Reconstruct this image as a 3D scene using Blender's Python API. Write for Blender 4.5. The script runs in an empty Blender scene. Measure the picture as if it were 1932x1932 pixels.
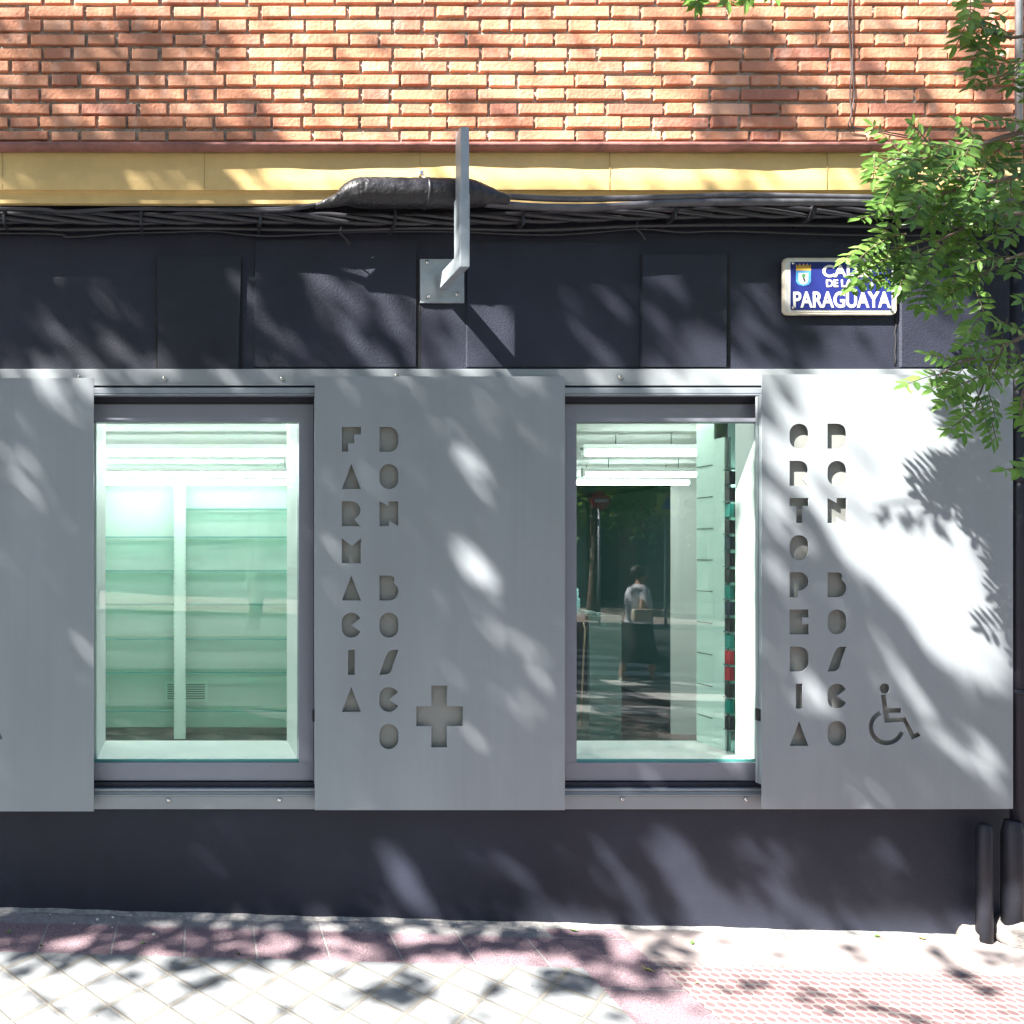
import bpy, bmesh, math, random
import numpy as np
from mathutils import Vector, Matrix
random.seed(7); rng = np.random.default_rng(11)
C = bpy.context.scene.collection
sc = bpy.context.scene
R = math.radians
# ------------------------------------------------------------------ camera, light, exposure
CAMD = 3.2; EYE = 1.55; F = 437 * CAMD; PX0, PY0 = 350.0, 1045.0   # 437 px per metre on the wall, measured on a 1932 px wide print
cam = bpy.data.objects.new('camera', bpy.data.cameras.new('camera')); C.objects.link(cam)
cam.location = (0, -CAMD, EYE); cam.rotation_euler = (R(90), 0, 0)
cam.data.sensor_width = 36; cam.data.lens = 36 * F / 1932
cam.data.shift_x = (966 - PX0) / 1932; cam.data.shift_y = (PY0 - 966) / 1932
cam.data.clip_start = 0.05; cam.data.clip_end = 500
sc.camera = cam
SUN = Vector((1.65, 1.0, -1.93)).normalized()          # the way the light travels
w = bpy.data.worlds.new('World'); sc.world = w; w.use_nodes = True
nt = w.node_tree; bg = nt.nodes['Background']; sky = nt.nodes.new('ShaderNodeTexSky')
sky.sky_type = 'NISHITA'; sky.sun_disc = False
sky.sun_elevation = math.asin(-SUN.z); sky.sun_rotation = math.atan2(-SUN.x, -SUN.y)
sky.ozone_density = 2.5; bg.inputs[1].default_value = 0.05; nt.links.new(sky.outputs[0], bg.inputs[0])
sl = bpy.data.lights.new('sun', 'SUN'); sl.energy = 5.0; sl.angle = R(0.53); sl.color = (1, .95, .87)
so = bpy.data.objects.new('sun', sl); C.objects.link(so); so.location = (-6, -4, 12)
so.rotation_euler = SUN.to_track_quat('-Z', 'Y').to_euler()
sc.view_settings.view_transform = 'Standard'; sc.view_settings.look = 'None'
sc.view_settings.exposure = 2.56; sc.view_settings.gamma = 1.0
sc.render.engine = 'CYCLES'; sc.cycles.max_bounces = 8; sc.cycles.transparent_max_bounces = 24
sc.cycles.diffuse_bounces = 5; sc.cycles.caustics_reflective = False; sc.cycles.caustics_refractive = False
sc.cycles.sample_clamp_indirect = 6

# ------------------------------------------------------------------ helpers
def P(px, py, y=0.0):
    """point of the place that was measured at (px, py) on the print, at depth y"""
    d = (CAMD + y) / F
    return Vector(((px - PX0) * d, y, EYE - (py - PY0) * d))
def X(px, y=0.0): return (px - PX0) * (CAMD + y) / F
def Z(py, y=0.0): return EYE - (py - PY0) * (CAMD + y) / F
def gz(x, y=0): return -0.0015 - 0.028 * x
def tag(o, label=None, cat=None, group=None, kind=None):
    if label: o['label'] = label
    if cat: o['category'] = cat
    if group: o['group'] = group
    if kind: o['kind'] = kind
    return o
def empty(name, loc, label, cat, group=None):
    o = bpy.data.objects.new(name, None); C.objects.link(o); o.location = loc; o.empty_display_size = .05
    return tag(o, label, cat, group)
def link(name, me, mat, parent=None):
    o = bpy.data.objects.new(name, me); C.objects.link(o)
    for m in (mat if isinstance(mat, (list, tuple)) else [mat]): me.materials.append(m)
    if parent is not None:
        o.parent = parent; o.matrix_parent_inverse = Matrix.Translation(-parent.location)
    return o
class MB:
    def __init__(s): s.v = []; s.f = []; s.m = []; s.sm = []
    def add(s, vs, fs, mi=0, smooth=False):
        b = len(s.v); s.v += [tuple(v) for v in vs]
        for f in fs: s.f.append([i + b for i in f]); s.m.append(mi); s.sm.append(smooth)
        return s
    def box(s, a, b, mi=0, bev=0.0):
        x0, x1 = sorted((a[0], b[0])); y0, y1 = sorted((a[1], b[1])); z0, z1 = sorted((a[2], b[2]))
        if bev <= 0:
            vs = [(x, y, z) for z in (z0, z1) for y in (y0, y1) for x in (x0, x1)]
            return s.add(vs, [(0, 2, 3, 1), (4, 5, 7, 6), (0, 1, 5, 4), (2, 6, 7, 3), (0, 4, 6, 2), (1, 3, 7, 5)], mi)
        bev = min(bev, (x1-x0)/2.1, (y1-y0)/2.1, (z1-z0)/2.1)
        bm = bmesh.new(); bmesh.ops.create_cube(bm, size=1)
        for v in bm.verts: v.co = Vector(((x0+x1)/2 + v.co.x*(x1-x0), (y0+y1)/2 + v.co.y*(y1-y0), (z0+z1)/2 + v.co.z*(z1-z0)))
        bmesh.ops.bevel(bm, geom=bm.edges[:], offset=bev, segments=2, profile=.5, affect='EDGES')
        bm.verts.index_update()
        s.add([v.co[:] for v in bm.verts], [[v.index for v in f.verts] for f in bm.faces], mi); bm.free(); return s
    def tube(s, pts, r, n=10, mi=0, caps=True, ry=None):
        pts = [Vector(p) for p in pts]; k = len(pts)
        rs = r if isinstance(r, (list, tuple)) else [r] * k
        up = Vector((0, 0, 1)); t0 = (pts[1] - pts[0]).normalized()
        if abs(t0.dot(up)) > .9: up = Vector((0, 1, 0))
        vs = []; a = (up - t0 * up.dot(t0)).normalized()
        for i, p in enumerate(pts):
            t = (pts[min(i+1, k-1)] - pts[max(i-1, 0)]).normalized()
            a = (a - t * a.dot(t)).normalized(); b = t.cross(a)
            for j in range(n):
                q = 2*math.pi*j/n; vs.append(p + (a*math.cos(q) + b*math.sin(q)) * rs[i])
        fs = [(i*n+j, i*n+(j+1) % n, (i+1)*n+(j+1) % n, (i+1)*n+j) for i in range(k-1) for j in range(n)]
        s.add(vs, fs, mi, True)
        if caps:
            b = len(s.v)-len(vs)
            for f in (tuple(range(n))[::-1], tuple((k-1)*n+j for j in range(n))): s.f.append([i+b for i in f]); s.m.append(mi); s.sm.append(False)
        return s
    def prism(s, prof, x0, x1, mi=0, smooth=False, nx=1):
        """closed outline in (y, z) pushed along x"""
        n = len(prof); vs = [(x0+(x1-x0)*i/nx, y, z) for i in range(nx+1) for (y, z) in prof]
        fs = [(i*n+j, i*n+(j+1) % n, (i+1)*n+(j+1) % n, (i+1)*n+j) for i in range(nx) for j in range(n)]
        fs += [tuple(range(n))[::-1], tuple(nx*n+j for j in range(n))]
        return s.add(vs, fs, mi, smooth)
    def build(s, name, mat, parent=None):
        me = bpy.data.meshes.new(name); me.from_pydata(s.v, [], s.f)
        me.polygons.foreach_set('material_index', s.m); me.polygons.foreach_set('use_smooth', s.sm)
        bm = bmesh.new(); bm.from_mesh(me); bmesh.ops.recalc_face_normals(bm, faces=bm.faces); bm.to_mesh(me); bm.free()
        return link(name, me, mat, parent)
def plate(name, splines, thick, mat, parent, front_y, bevel=0.0):
    """flat sheet in the x-z plane with the inner outlines cut out of it"""
    cu = bpy.data.curves.new(name, 'CURVE'); cu.dimensions = '2D'; cu.fill_mode = 'BOTH'
    cu.extrude = max(thick/2 - bevel, 1e-4); cu.bevel_depth = bevel; cu.bevel_resolution = 1
    if bevel: cu.offset = -bevel
    for sp in splines:
        s_ = cu.splines.new('POLY'); s_.points.add(len(sp)-1)
        for p_, q in zip(s_.points, sp): p_.co = (q[0], q[1], 0, 1)
        s_.use_cyclic_u = True
    ob = bpy.data.objects.new('tmp', cu); C.objects.link(ob); bpy.context.view_layer.update()
    me = bpy.data.meshes.new_from_object(ob.evaluated_get(bpy.context.evaluated_depsgraph_get()))
    bpy.data.objects.remove(ob); bpy.data.curves.remove(cu)
    me.transform(Matrix.Translation((0, front_y + thick/2, 0)) @ Matrix.Rotation(R(90), 4, 'X'))
    me.materials.clear(); me.name = name
    for p in me.polygons: p.use_smooth = False
    return link(name, me, mat, parent)
def text_mesh(name, body, size, loc, mat, parent, offset=0.0, sx=1.0, thick=.001):
    cu = bpy.data.curves.new(name, 'FONT'); cu.body = body; cu.size = size; cu.align_x = 'CENTER'; cu.offset = offset; cu.extrude = thick
    ob = bpy.data.objects.new('tmp', cu); C.objects.link(ob); bpy.context.view_layer.update()
    me = bpy.data.meshes.new_from_object(ob.evaluated_get(bpy.context.evaluated_depsgraph_get()))
    bpy.data.objects.remove(ob); bpy.data.curves.remove(cu)
    me.transform(Matrix.Translation(loc) @ Matrix.Rotation(R(90), 4, 'X') @ Matrix.Diagonal((sx, 1, 1, 1)))
    me.materials.clear(); me.name = name
    return link(name, me, mat, parent)

# ------------------------------------------------------------------ materials
def M(name, col, rough=.6, metal=0.0, spec=.5, var=0.0, vscale=3.0, bump=0.0, bscale=40.0, bdist=.004, emit=0.0, detail=4, aniso=None):
    m = bpy.data.materials.new(name); m.use_nodes = True; n = m.node_tree.nodes; l = m.node_tree.links
    b = n['Principled BSDF']; b.inputs['Base Color'].default_value = (*col, 1); b.inputs['Roughness'].default_value = rough
    b.inputs['Metallic'].default_value = metal; b.inputs['Specular IOR Level'].default_value = spec
    tc = n.new('ShaderNodeTexCoord')
    if var > 0:
        t = n.new('ShaderNodeTexNoise'); t.inputs['Scale'].default_value = vscale; t.inputs['Detail'].default_value = 6; t.inputs['Roughness'].default_value = .65
        l.new(tc.outputs['Object'], t.inputs['Vector'])
        r = n.new('ShaderNodeValToRGB'); r.color_ramp.elements[0].position = .3; r.color_ramp.elements[1].position = .7
        r.color_ramp.elements[0].color = (*[c*(1-var) for c in col], 1); r.color_ramp.elements[1].color = (*[min(1, c*(1+var)) for c in col], 1)
        l.new(t.outputs['Fac'], r.inputs['Fac']); l.new(r.outputs['Color'], b.inputs['Base Color'])
        rm = n.new('ShaderNodeMapRange'); rm.inputs['To Min'].default_value = max(.05, rough-.12); rm.inputs['To Max'].default_value = min(1, rough+.12)
        l.new(t.outputs['Fac'], rm.inputs['Value']); l.new(rm.outputs[0], b.inputs['Roughness'])
    if bump > 0:
        t2 = n.new('ShaderNodeTexNoise'); t2.inputs['Scale'].default_value = bscale; t2.inputs['Detail'].default_value = detail
        l.new(tc.outputs['Object'], t2.inputs['Vector'])
        bp = n.new('ShaderNodeBump'); bp.inputs['Strength'].default_value = bump; bp.inputs['Distance'].default_value = bdist
        l.new(t2.outputs['Fac'], bp.inputs['Height']); l.new(bp.outputs[0], b.inputs['Normal'])
    if emit > 0:
        b.inputs['Emission Color'].default_value = (*col, 1); b.inputs['Emission Strength'].default_value = emit
    return m
def brick_mat():
    m = M('brick_clay', (.4, .16, .1), .8, bump=.8, bscale=70, bdist=.005); n = m.node_tree.nodes; l = m.node_tree.links; b = n['Principled BSDF']
    a = n.new('ShaderNodeAttribute'); a.attribute_name = 'tint'
    r = n.new('ShaderNodeValToRGB'); e = r.color_ramp.elements
    e[0].position = 0; e[0].color = (.30, .12, .09, 1); e[1].position = 1; e[1].color = (.62, .35, .24, 1)
    for p, c in ((.3, (.45, .19, .115, 1)), (.55, (.53, .235, .135, 1)), (.8, (.57, .28, .175, 1))):
        q = e.new(p); q.color = c
    l.new(a.outputs['Fac'], r.inputs['Fac'])
    tc = n.new('ShaderNodeTexCoord'); t = n.new('ShaderNodeTexNoise'); t.inputs['Scale'].default_value = 16; t.inputs['Detail'].default_value = 8
    mp = n.new('ShaderNodeMapping'); mp.inputs['Scale'].default_value = (1, 1, .5); mp.inputs['Rotation'].default_value = (0, R(25), 0)
    l.new(tc.outputs['Object'], mp.inputs[0]); l.new(mp.outputs[0], t.inputs['Vector'])
    mr = n.new('ShaderNodeMapRange'); mr.inputs['From Min'].default_value = .52; mr.inputs['From Max'].default_value = .75; mr.inputs['To Max'].default_value = .5
    l.new(t.outputs['Fac'], mr.inputs['Value'])
    mx = n.new('ShaderNodeMix'); mx.data_type = 'RGBA'; mx.inputs['B'].default_value = (.62, .44, .36, 1)
    l.new(mr.outputs[0], mx.inputs['Factor']); l.new(r.outputs['Color'], mx.inputs['A']); l.new(mx.outputs['Result'], b.inputs['Base Color'])
    return m
def leaf_mat(name, dark, light, trans, gloss=.45):
    m = bpy.data.materials.new(name); m.use_nodes = True; n = m.node_tree.nodes; l = m.node_tree.links
    b = n['Principled BSDF']; b.inputs['Roughness'].default_value = gloss; b.inputs['Specular IOR Level'].default_value = .35
    a = n.new('ShaderNodeAttribute'); a.attribute_name = 'tint'
    r = n.new('ShaderNodeValToRGB'); r.color_ramp.elements[0].color = (*dark, 1); r.color_ramp.elements[1].color = (*light, 1)
    l.new(a.outputs['Fac'], r.inputs['Fac']); l.new(r.outputs['Color'], b.inputs['Base Color'])
    t = n.new('ShaderNodeBsdfTranslucent'); t.inputs['Color'].default_value = (*trans, 1)
    mx = n.new('ShaderNodeMixShader'); mx.inputs[0].default_value = .3
    l.new(b.outputs[0], mx.inputs[1]); l.new(t.outputs[0], mx.inputs[2]); l.new(mx.outputs[0], n['Material Output'].inputs['Surface'])
    return m
def glass_mat(name, tint, f0=.1):
    m = bpy.data.materials.new(name); m.use_nodes = True; n = m.node_tree.nodes; l = m.node_tree.links
    n.remove(n['Principled BSDF'])
    tr = n.new('ShaderNodeBsdfTransparent'); tr.inputs['Color'].default_value = (*tint, 1)
    g = n.new('ShaderNodeBsdfGlossy'); g.inputs['Roughness'].default_value = 0.0
    fr = n.new('ShaderNodeFresnel'); fr.inputs['IOR'].default_value = 1.5
    ge = n.new('ShaderNodeNewGeometry'); io = n.new('ShaderNodeMath'); io.operation = 'MULTIPLY_ADD'; io.inputs[1].default_value = 1/1.5-1.5; io.inputs[2].default_value = 1.5
    l.new(ge.outputs['Backfacing'], io.inputs[0]); l.new(io.outputs[0], fr.inputs['IOR'])      # a thin pane reflects alike from both sides
    mr = n.new('ShaderNodeMapRange'); mr.inputs['From Min'].default_value = .04; mr.inputs['To Min'].default_value = f0; mr.inputs['To Max'].default_value = 1
    mx = n.new('ShaderNodeMixShader')
    l.new(fr.outputs[0], mr.inputs['Value']); l.new(mr.outputs[0], mx.inputs[0]); l.new(tr.outputs[0], mx.inputs[1]); l.new(g.outputs[0], mx.inputs[2])
    l.new(mx.outputs[0], n['Material Output'].inputs['Surface'])
    return m
def ground_mat(kind):
    m = bpy.data.materials.new('paving_' + kind); m.use_nodes = True; n = m.node_tree.nodes; l = m.node_tree.links; b = n['Principled BSDF']
    b.inputs['Roughness'].default_value = .75
    tc = n.new('ShaderNodeTexCoord'); sx = n.new('ShaderNodeSeparateXYZ'); l.new(tc.outputs['Object'], sx.inputs[0])
    def mth(op, a, b_=None, c=None):
        q = n.new('ShaderNodeMath'); q.operation = op
        for i, v in enumerate((a, b_, c)):
            if v is None: continue
            if isinstance(v, (int, float)): q.inputs[i].default_value = v
            else: l.new(v, q.inputs[i])
        return q.outputs[0]
    def noise(scale, detail=5, rough=.6):
        t = n.new('ShaderNodeTexNoise'); t.inputs['Scale'].default_value = scale; t.inputs['Detail'].default_value = detail; t.inputs['Roughness'].default_value = rough
        l.new(tc.outputs['Object'], t.inputs['Vector']); return t.outputs['Fac']
    def ramp(f, stops):
        r = n.new('ShaderNodeValToRGB'); e = r.color_ramp.elements
        e[0].position, e[0].color = stops[0][0], (*stops[0][1], 1); e[1].position, e[1].color = stops[-1][0], (*stops[-1][1], 1)
        for p, c in stops[1:-1]: q = e.new(p); q.color = (*c, 1)
        l.new(f, r.inputs['Fac']); return r.outputs['Color']
    def mix(f, a, b_, mode='MIX'):
        q = n.new('ShaderNodeMix'); q.data_type = 'RGBA'; q.blend_type = mode
        if isinstance(f, (int, float)): q.inputs['Factor'].default_value = f
        else: l.new(f, q.inputs['Factor'])
        for k, v in (('A', a), ('B', b_)):
            if isinstance(v, tuple): q.inputs[k].default_value = (*v, 1)
            else: l.new(v, q.inputs[k])
        return q.outputs['Result']
    def line(v, width):           # 1 on the integer lines of v
        fr = mth('FRACT', v); d = mth('MINIMUM', fr, mth('SUBTRACT', 1, fr))
        q = n.new('ShaderNodeMapRange'); q.inputs['From Min'].default_value = width; q.inputs['From Max'].default_value = width*.6
        l.new(d, q.inputs['Value']); return q.outputs[0], d
    x, y = sx.outputs['X'], sx.outputs['Y']
    if kind == 'diamond':
        p = .2035; wob = mth('MULTIPLY', mth('SUBTRACT', noise(2.2, 2), .5), .02)
        u = mth('DIVIDE', mth('ADD', mth('ADD', mth('ADD', x, .571), mth('ADD', y, .36)), wob), p)
        v = mth('DIVIDE', mth('ADD', mth('SUBTRACT', mth('ADD', x, .571), mth('ADD', y, .36)), wob), p)
        (lu, du), (lv, dv) = line(u, .045), line(v, .045)
        ln = mth('MAXIMUM', lu, lv); dd = mth('MINIMUM', du, dv)
        base = ramp(noise(5), [(.3, (.165, .178, .19)), (.6, (.23, .24, .25)), (.75, (.28, .285, .29))])
        dirt = n.new('ShaderNodeMapRange'); dirt.inputs['From Min'].default_value = .16; dirt.inputs['From Max'].default_value = .04; l.new(dd, dirt.inputs['Value'])
        dr = mth('MULTIPLY', dirt.outputs[0], mth('MULTIPLY', noise(9, 6), .85))
        base = mix(dr, base, (.05, .048, .043)); base = mix(mth('MULTIPLY', mth('GREATER_THAN', noise(60, 3), .70), .6), base, (.05, .05, .045))
        col = mix(ln, base, mix(noise(30), (.20, .19, .17), (.13, .12, .105)))
        h = mth('SUBTRACT', mth('MULTIPLY', noise(160, 3), .25), mth('MULTIPLY', ln, -.6)); bd = .004
    elif kind == 'pink' or kind == 'pinkcol':
        n1 = noise(260, 2, .5); 
        base = ramp(n1, [(.38, (.10, .06, .075)), (.5, (.215, .13, .15)), (.62, (.33, .25, .27))])
        base = mix(mth('MULTIPLY', noise(3), .5), base, (.22, .175, .21))
        grime = n.new('ShaderNodeMapRange'); grime.inputs['From Min'].default_value = -.05; grime.inputs['From Max'].default_value = -.012
        l.new(mth('ADD', y, mth('MULTIPLY', mth('SUBTRACT', noise(22, 6), .5), .06)), grime.inputs['Value'])
        if kind == 'pink': ln, d = line(mth('DIVIDE', mth('ADD', x, mth('MULTIPLY', y, -.02)), .283), .016)
        else: ln, d = line(mth('DIVIDE', mth('ADD', y, .48), .36), .012)
        edge = n.new('ShaderNodeMapRange'); edge.inputs['From Min'].default_value = -.105; edge.inputs['From Max'].default_value = -.135
        l.new(mth('ADD', y, mth('MULTIPLY', mth('SUBTRACT', noise(14), .5), .05)), edge.inputs['Value'])
        if kind == 'pink': base = mix(mth('SUBTRACT', 1, edge.outputs[0]), base, ramp(noise(40), [(.3, (.19, .19, .2)), (.7, (.32, .31, .31))]))
        base = mix(mth('MULTIPLY', grime.outputs[0], .75), base, (.07, .065, .06)); base = mix(mth('MULTIPLY', mth('GREATER_THAN', noise(75, 2), .69), .7), base, (.06, .055, .05))
        col = mix(ln, base, (.28, .265, .265)); h = mth('SUBTRACT', n1, mth('MULTIPLY', ln, .7)); bd = .005
    elif kind == 'dots':
        p = .0385; cx = mth('SUBTRACT', mth('FRACT', mth('DIVIDE', x, p)), .5); cy = mth('SUBTRACT', mth('FRACT', mth('DIVIDE', mth('ADD', y, .004), p)), .5)
        d = mth('SQRT', mth('ADD', mth('MULTIPLY', cx, cx), mth('MULTIPLY', cy, cy)))
        q = n.new('ShaderNodeMapRange'); q.inputs['From Min'].default_value = .42; q.inputs['From Max'].default_value = .34; l.new(d, q.inputs['Value']); dot = q.outputs[0]
        near = n.new('ShaderNodeMapRange'); near.inputs['From Min'].default_value = -.24; near.inputs['From Max'].default_value = -.34
        l.new(mth('ADD', y, mth('MULTIPLY', mth('SUBTRACT', noise(6), .5), .14)), near.inputs['Value'])
        pink = ramp(noise(50), [(.35, (.12, .055, .065)), (.65, (.2, .095, .1))]); pale = ramp(noise(30), [(.3, (.25, .225, .22)), (.7, (.31, .285, .275))])
        dt = mth('MULTIPLY', dot, near.outputs[0]); col = mix(mth('MULTIPLY', dt, .85), mix(mth('MULTIPLY', noise(5), .6), pale, (.24, .18, .18)), pink)
        h = mth('ADD', dt, mth('MULTIPLY', noise(200, 2), .3)); bd = .004
    elif kind == 'mortar':
        col = ramp(noise(35, 7), [(.3, (.2, .2, .2)), (.55, (.36, .35, .34)), (.7, (.5, .48, .45))]); h = noise(120); bd = .006
    bp = n.new('ShaderNodeBump'); bp.inputs['Distance'].default_value = bd; bp.inputs['Strength'].default_value = .7
    l.new(h, bp.inputs['Height']); l.new(bp.outputs[0], b.inputs['Normal']); l.new(col, b.inputs['Base Color'])
    return m

m_dark = M('dark_stucco', (.023, .026, .042), .62, spec=.32, var=.28, vscale=1.7, bump=.8, bscale=150, bdist=.003, detail=2)
m_dark_smooth = M('dark_paint', (.021, .023, .034), .5, spec=.3, var=.15, vscale=6, bump=.3, bscale=50, bdist=.003)
def metal_sheet(name, col):
    m = M(name, col, .36, spec=.6); n = m.node_tree.nodes; l = m.node_tree.links; b = n['Principled BSDF']
    tc = n.new('ShaderNodeTexCoord')
    def nz(sc_, det, stretch, lo, hi, seed=0):
        mp = n.new('ShaderNodeMapping'); mp.inputs['Scale'].default_value = stretch; mp.inputs['Location'].default_value = (seed, 0, 0); l.new(tc.outputs['Object'], mp.inputs[0])
        t = n.new('ShaderNodeTexNoise'); t.inputs['Scale'].default_value = sc_; t.inputs['Detail'].default_value = det; l.new(mp.outputs[0], t.inputs['Vector'])
        q = n.new('ShaderNodeMapRange'); q.inputs['From Min'].default_value = .3; q.inputs['From Max'].default_value = .7; q.inputs['To Min'].default_value = lo; q.inputs['To Max'].default_value = hi
        l.new(t.outputs['Fac'], q.inputs['Value']); return q.outputs[0]
    def mul(a, c):
        q = n.new('ShaderNodeMath'); q.operation = 'MULTIPLY'; l.new(a, q.inputs[0]); l.new(c, q.inputs[1]); return q.outputs[0]
    v = mul(nz(1.6, 4, (1, 1, .45), .90, 1.08), nz(9, 6, (1, 1, .12), .965, 1.03, 3))      # handling marks and rain streaks
    v = mul(v, nz(55, 3, (1, 1, .02), .985, 1.015, 7))                                     # rolling grain
    q = n.new('ShaderNodeMix'); q.data_type = 'RGBA'; q.blend_type = 'MULTIPLY'; q.inputs['Factor'].default_value = 1; q.inputs['A'].default_value = (*col, 1)
    l.new(v, q.inputs['B']); l.new(q.outputs['Result'], b.inputs['Base Color'])
    l.new(nz(5, 6, (1, 1, .5), .30, .46, 11), b.inputs['Roughness'])
    bp = n.new('ShaderNodeBump'); bp.inputs['Strength'].default_value = .5; bp.inputs['Distance'].default_value = .004; l.new(nz(2.2, 1, (1, 1, 1), 0, 1, 5), bp.inputs['Height']); l.new(bp.outputs[0], b.inputs['Normal'])
    return m
m_panel = metal_sheet('grey_metal_sheet', (.285, .315, .345))
m_panel_in = M('grey_metal_back', (.27, .28, .27), .5, metal=0, var=.05)
m_rail = M('anodised_rail', (.30, .335, .38), .35, metal=.2, var=.05, vscale=4)
m_fascia = M('galvanised_fascia', (.29, .32, .345), .4, metal=.1, var=.08, vscale=3)
m_frame = M('grey_window_frame', (.24, .255, .31), .4, metal=.2, var=.04)
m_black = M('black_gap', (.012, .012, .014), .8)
m_bolt = M('steel_bolt', (.6, .6, .6), .25, metal=.9)
m_galv = M('galvanised_tube', (.34, .385, .42), .42, metal=.15, var=.12, vscale=25, bump=.05, bscale=30)
m_yellow = M('ochre_paint', (.66, .47, .20), .6, var=.13, vscale=4, bump=.25, bscale=60, bdist=.003)
m_bull = M('oxide_moulding', (.26, .115, .10), .55, var=.4, vscale=9, bump=.6, bscale=25, bdist=.01)
m_mortar = M('mortar', (.36, .325, .285), .95, var=.3, vscale=30, bump=1, bscale=120, bdist=.012)
m_brick = brick_mat()
m_cable = M('black_cable', (.034, .034, .042), .38, spec=.5, var=.2, vscale=20, bump=.15, bscale=60)
m_dusty = M('dusty_grey_cable', (.085, .085, .10), .42, spec=.5, var=.35, vscale=18, bump=.3, bscale=50)
m_sleeve = M('black_sleeve', (.024, .024, .028), .42, spec=.5, var=.3, vscale=14, bump=.9, bscale=34, bdist=.012)
m_white = M('white_paint', (.80, .82, .80), .5, var=.02)
m_room = M('pale_green_wall', (.60, .71, .66), .6, var=.03)
m_ceil = M('white_ceiling', (.90, .92, .90), .7)
m_shelfglass = glass_mat('green_shelf_glass', (.72, .92, .84), .08)
m_glass = glass_mat('window_glass', (.85, .945, .915), .095)
m_glassedge = M('glass_edge', (.10, .38, .36), .2, emit=0)
m_greyfloor = M('shop_floor', (.16, .17, .16), .35, var=.12, vscale=2)
m_tube = M('fluorescent_tube', (.92, 1, .96), .4, emit=3.6)
m_darkroom = M('dark_wall_paint', (.26, .50, .50), .7)
m_counter = M('grey_counter', (.13, .2, .19), .4)
m_blue = M('enamel_blue', (.02, .028, .17), .25, var=.1)
m_enw = M('enamel_white', (.74, .73, .70), .3, var=.05)
m_cream = M('aged_cream_rim', (.66, .60, .50), .45, var=.25, vscale=14)
m_gold = M('gold_enamel', (.5, .3, .05), .4); m_lblue = M('light_blue_enamel', (.08, .3, .62), .35)
m_green = M('green_enamel', (.1, .3, .12), .5)
m_leafn = leaf_mat('robinia_leaf', (.014, .06, .014), (.15, .27, .06), (.16, .36, .05), .33)
m_leafc = leaf_mat('plane_leaf', (.035, .07, .02), (.07, .13, .035), (.06, .12, .02), .6)
m_leaff = leaf_mat('sunlit_street_leaf', (.06, .13, .03), (.14, .28, .06), (.35, .65, .10), .6)  # brighter leaf colours paint sunlight onto the backlit street trees
m_bark = M('bark', (.14, .11, .085), .9, var=.35, vscale=12, bump=1, bscale=30, bdist=.02)
m_twig = M('green_twig', (.09, .08, .035), .7)

# ------------------------------------------------------------------ ground
def strip(mb, x0, x1, y0, y1, mi, n=1, off=0.0):
    for i in range(n):
        a = x0+(x1-x0)*i/n; b = x0+(x1-x0)*(i+1)/n
        mb.add([(a, y0, gz(a)+off), (b, y0, gz(b)+off), (b, y1, gz(b)+off), (a, y1, gz(a)+off)], [(0, 1, 2, 3)], mi)
pv = MB()
XB, XC = 1.53, 1.835; XL, XR = -14, 26; YK = -4.4
strip(pv, XL, XB, -.345, .02, 0); strip(pv, XB, XC, YK, .02, 1); strip(pv, XC, 4.6, YK, .02, 2); strip(pv, XL, XB, YK, -.345, 3); strip(pv, 4.6, XR, YK, .02, 3)
tag(pv.build('pavement', [ground_mat('pink'), ground_mat('pinkcol'), ground_mat('dots'), ground_mat('diamond')]), 'pavement of pale diamond tiles, pink slabs and dotted pink tiles', kind='structure')
m_asph = M('asphalt', (.055, .056, .06), .85, var=.2, vscale=3, bump=.5, bscale=150)
m_kerb = M('granite_kerb', (.36, .35, .34), .7, var=.2, vscale=20, bump=.3, bscale=80)
kb = MB()
for (ya, yb) in ((YK-.14, YK), (-17.0, -16.86)):
    kb.add([(x, y, gz(x)+z) for x in (XL, XR) for (y, z) in ((ya, -.3), (ya, .003), (yb, .003), (yb, -.3))], [(0, 1, 5, 4), (1, 2, 6, 5), (2, 3, 7, 6)])
tag(kb.build('kerb', m_kerb), kind='structure')
rd = MB(); strip(rd, XL, XR, -16.86, YK-.14, 0, 1, -.12); tag(rd.build('road', m_asph), kind='structure')
zb = MB()
for k in range(12):
    y0 = -5.1 - k*.98; strip(zb, 3.2, 7.9, y0-.5, y0, 0, 1, -.116)
tag(zb.build('road_marking', M('road_paint', (.72, .72, .7), .6, var=.2, vscale=8)), kind='structure')
fp = MB(); strip(fp, XL, XR, -30, -17.0, 0); tag(fp.build('far_pavement', M('far_paving', (.36, .31, .29), .8, var=.15)), kind='structure')
gr = MB(); gr.add([(-250, -250, -3), (250, -250, -3), (250, 250, -3), (-250, 250, -3)], [(0, 1, 2, 3)])
tag(gr.build('ground', M('distant_ground', (.2, .19, .17), .9)), kind='structure')

# ------------------------------------------------------------------ building
B = empty('pharmacy_building', (0, 0, 0), 'shop building with brick upper wall, ochre cornice band and dark stucco ground floor', 'building')
WX0, WX1 = -6.0, 9.0; ZT = 6.2
LW = (X(60), X(592)); RWx = (X(1062), 2.57); OZ0, OZ1 = Z(1476), Z(758)     # openings
w_ = MB(); D = .30
w_.box((WX0, 0, -.6), (WX1, D, OZ0)); w_.box((WX0, 0, OZ1), (WX1, D, Z(388)+.02))
for a, b in ((WX0, LW[0]), (LW[1], RWx[0]), (RWx[1], WX1)): w_.box((a, 0, OZ0), (b, D, OZ1))
dw = w_.build('stucco_wall', m_dark, B)
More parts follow.
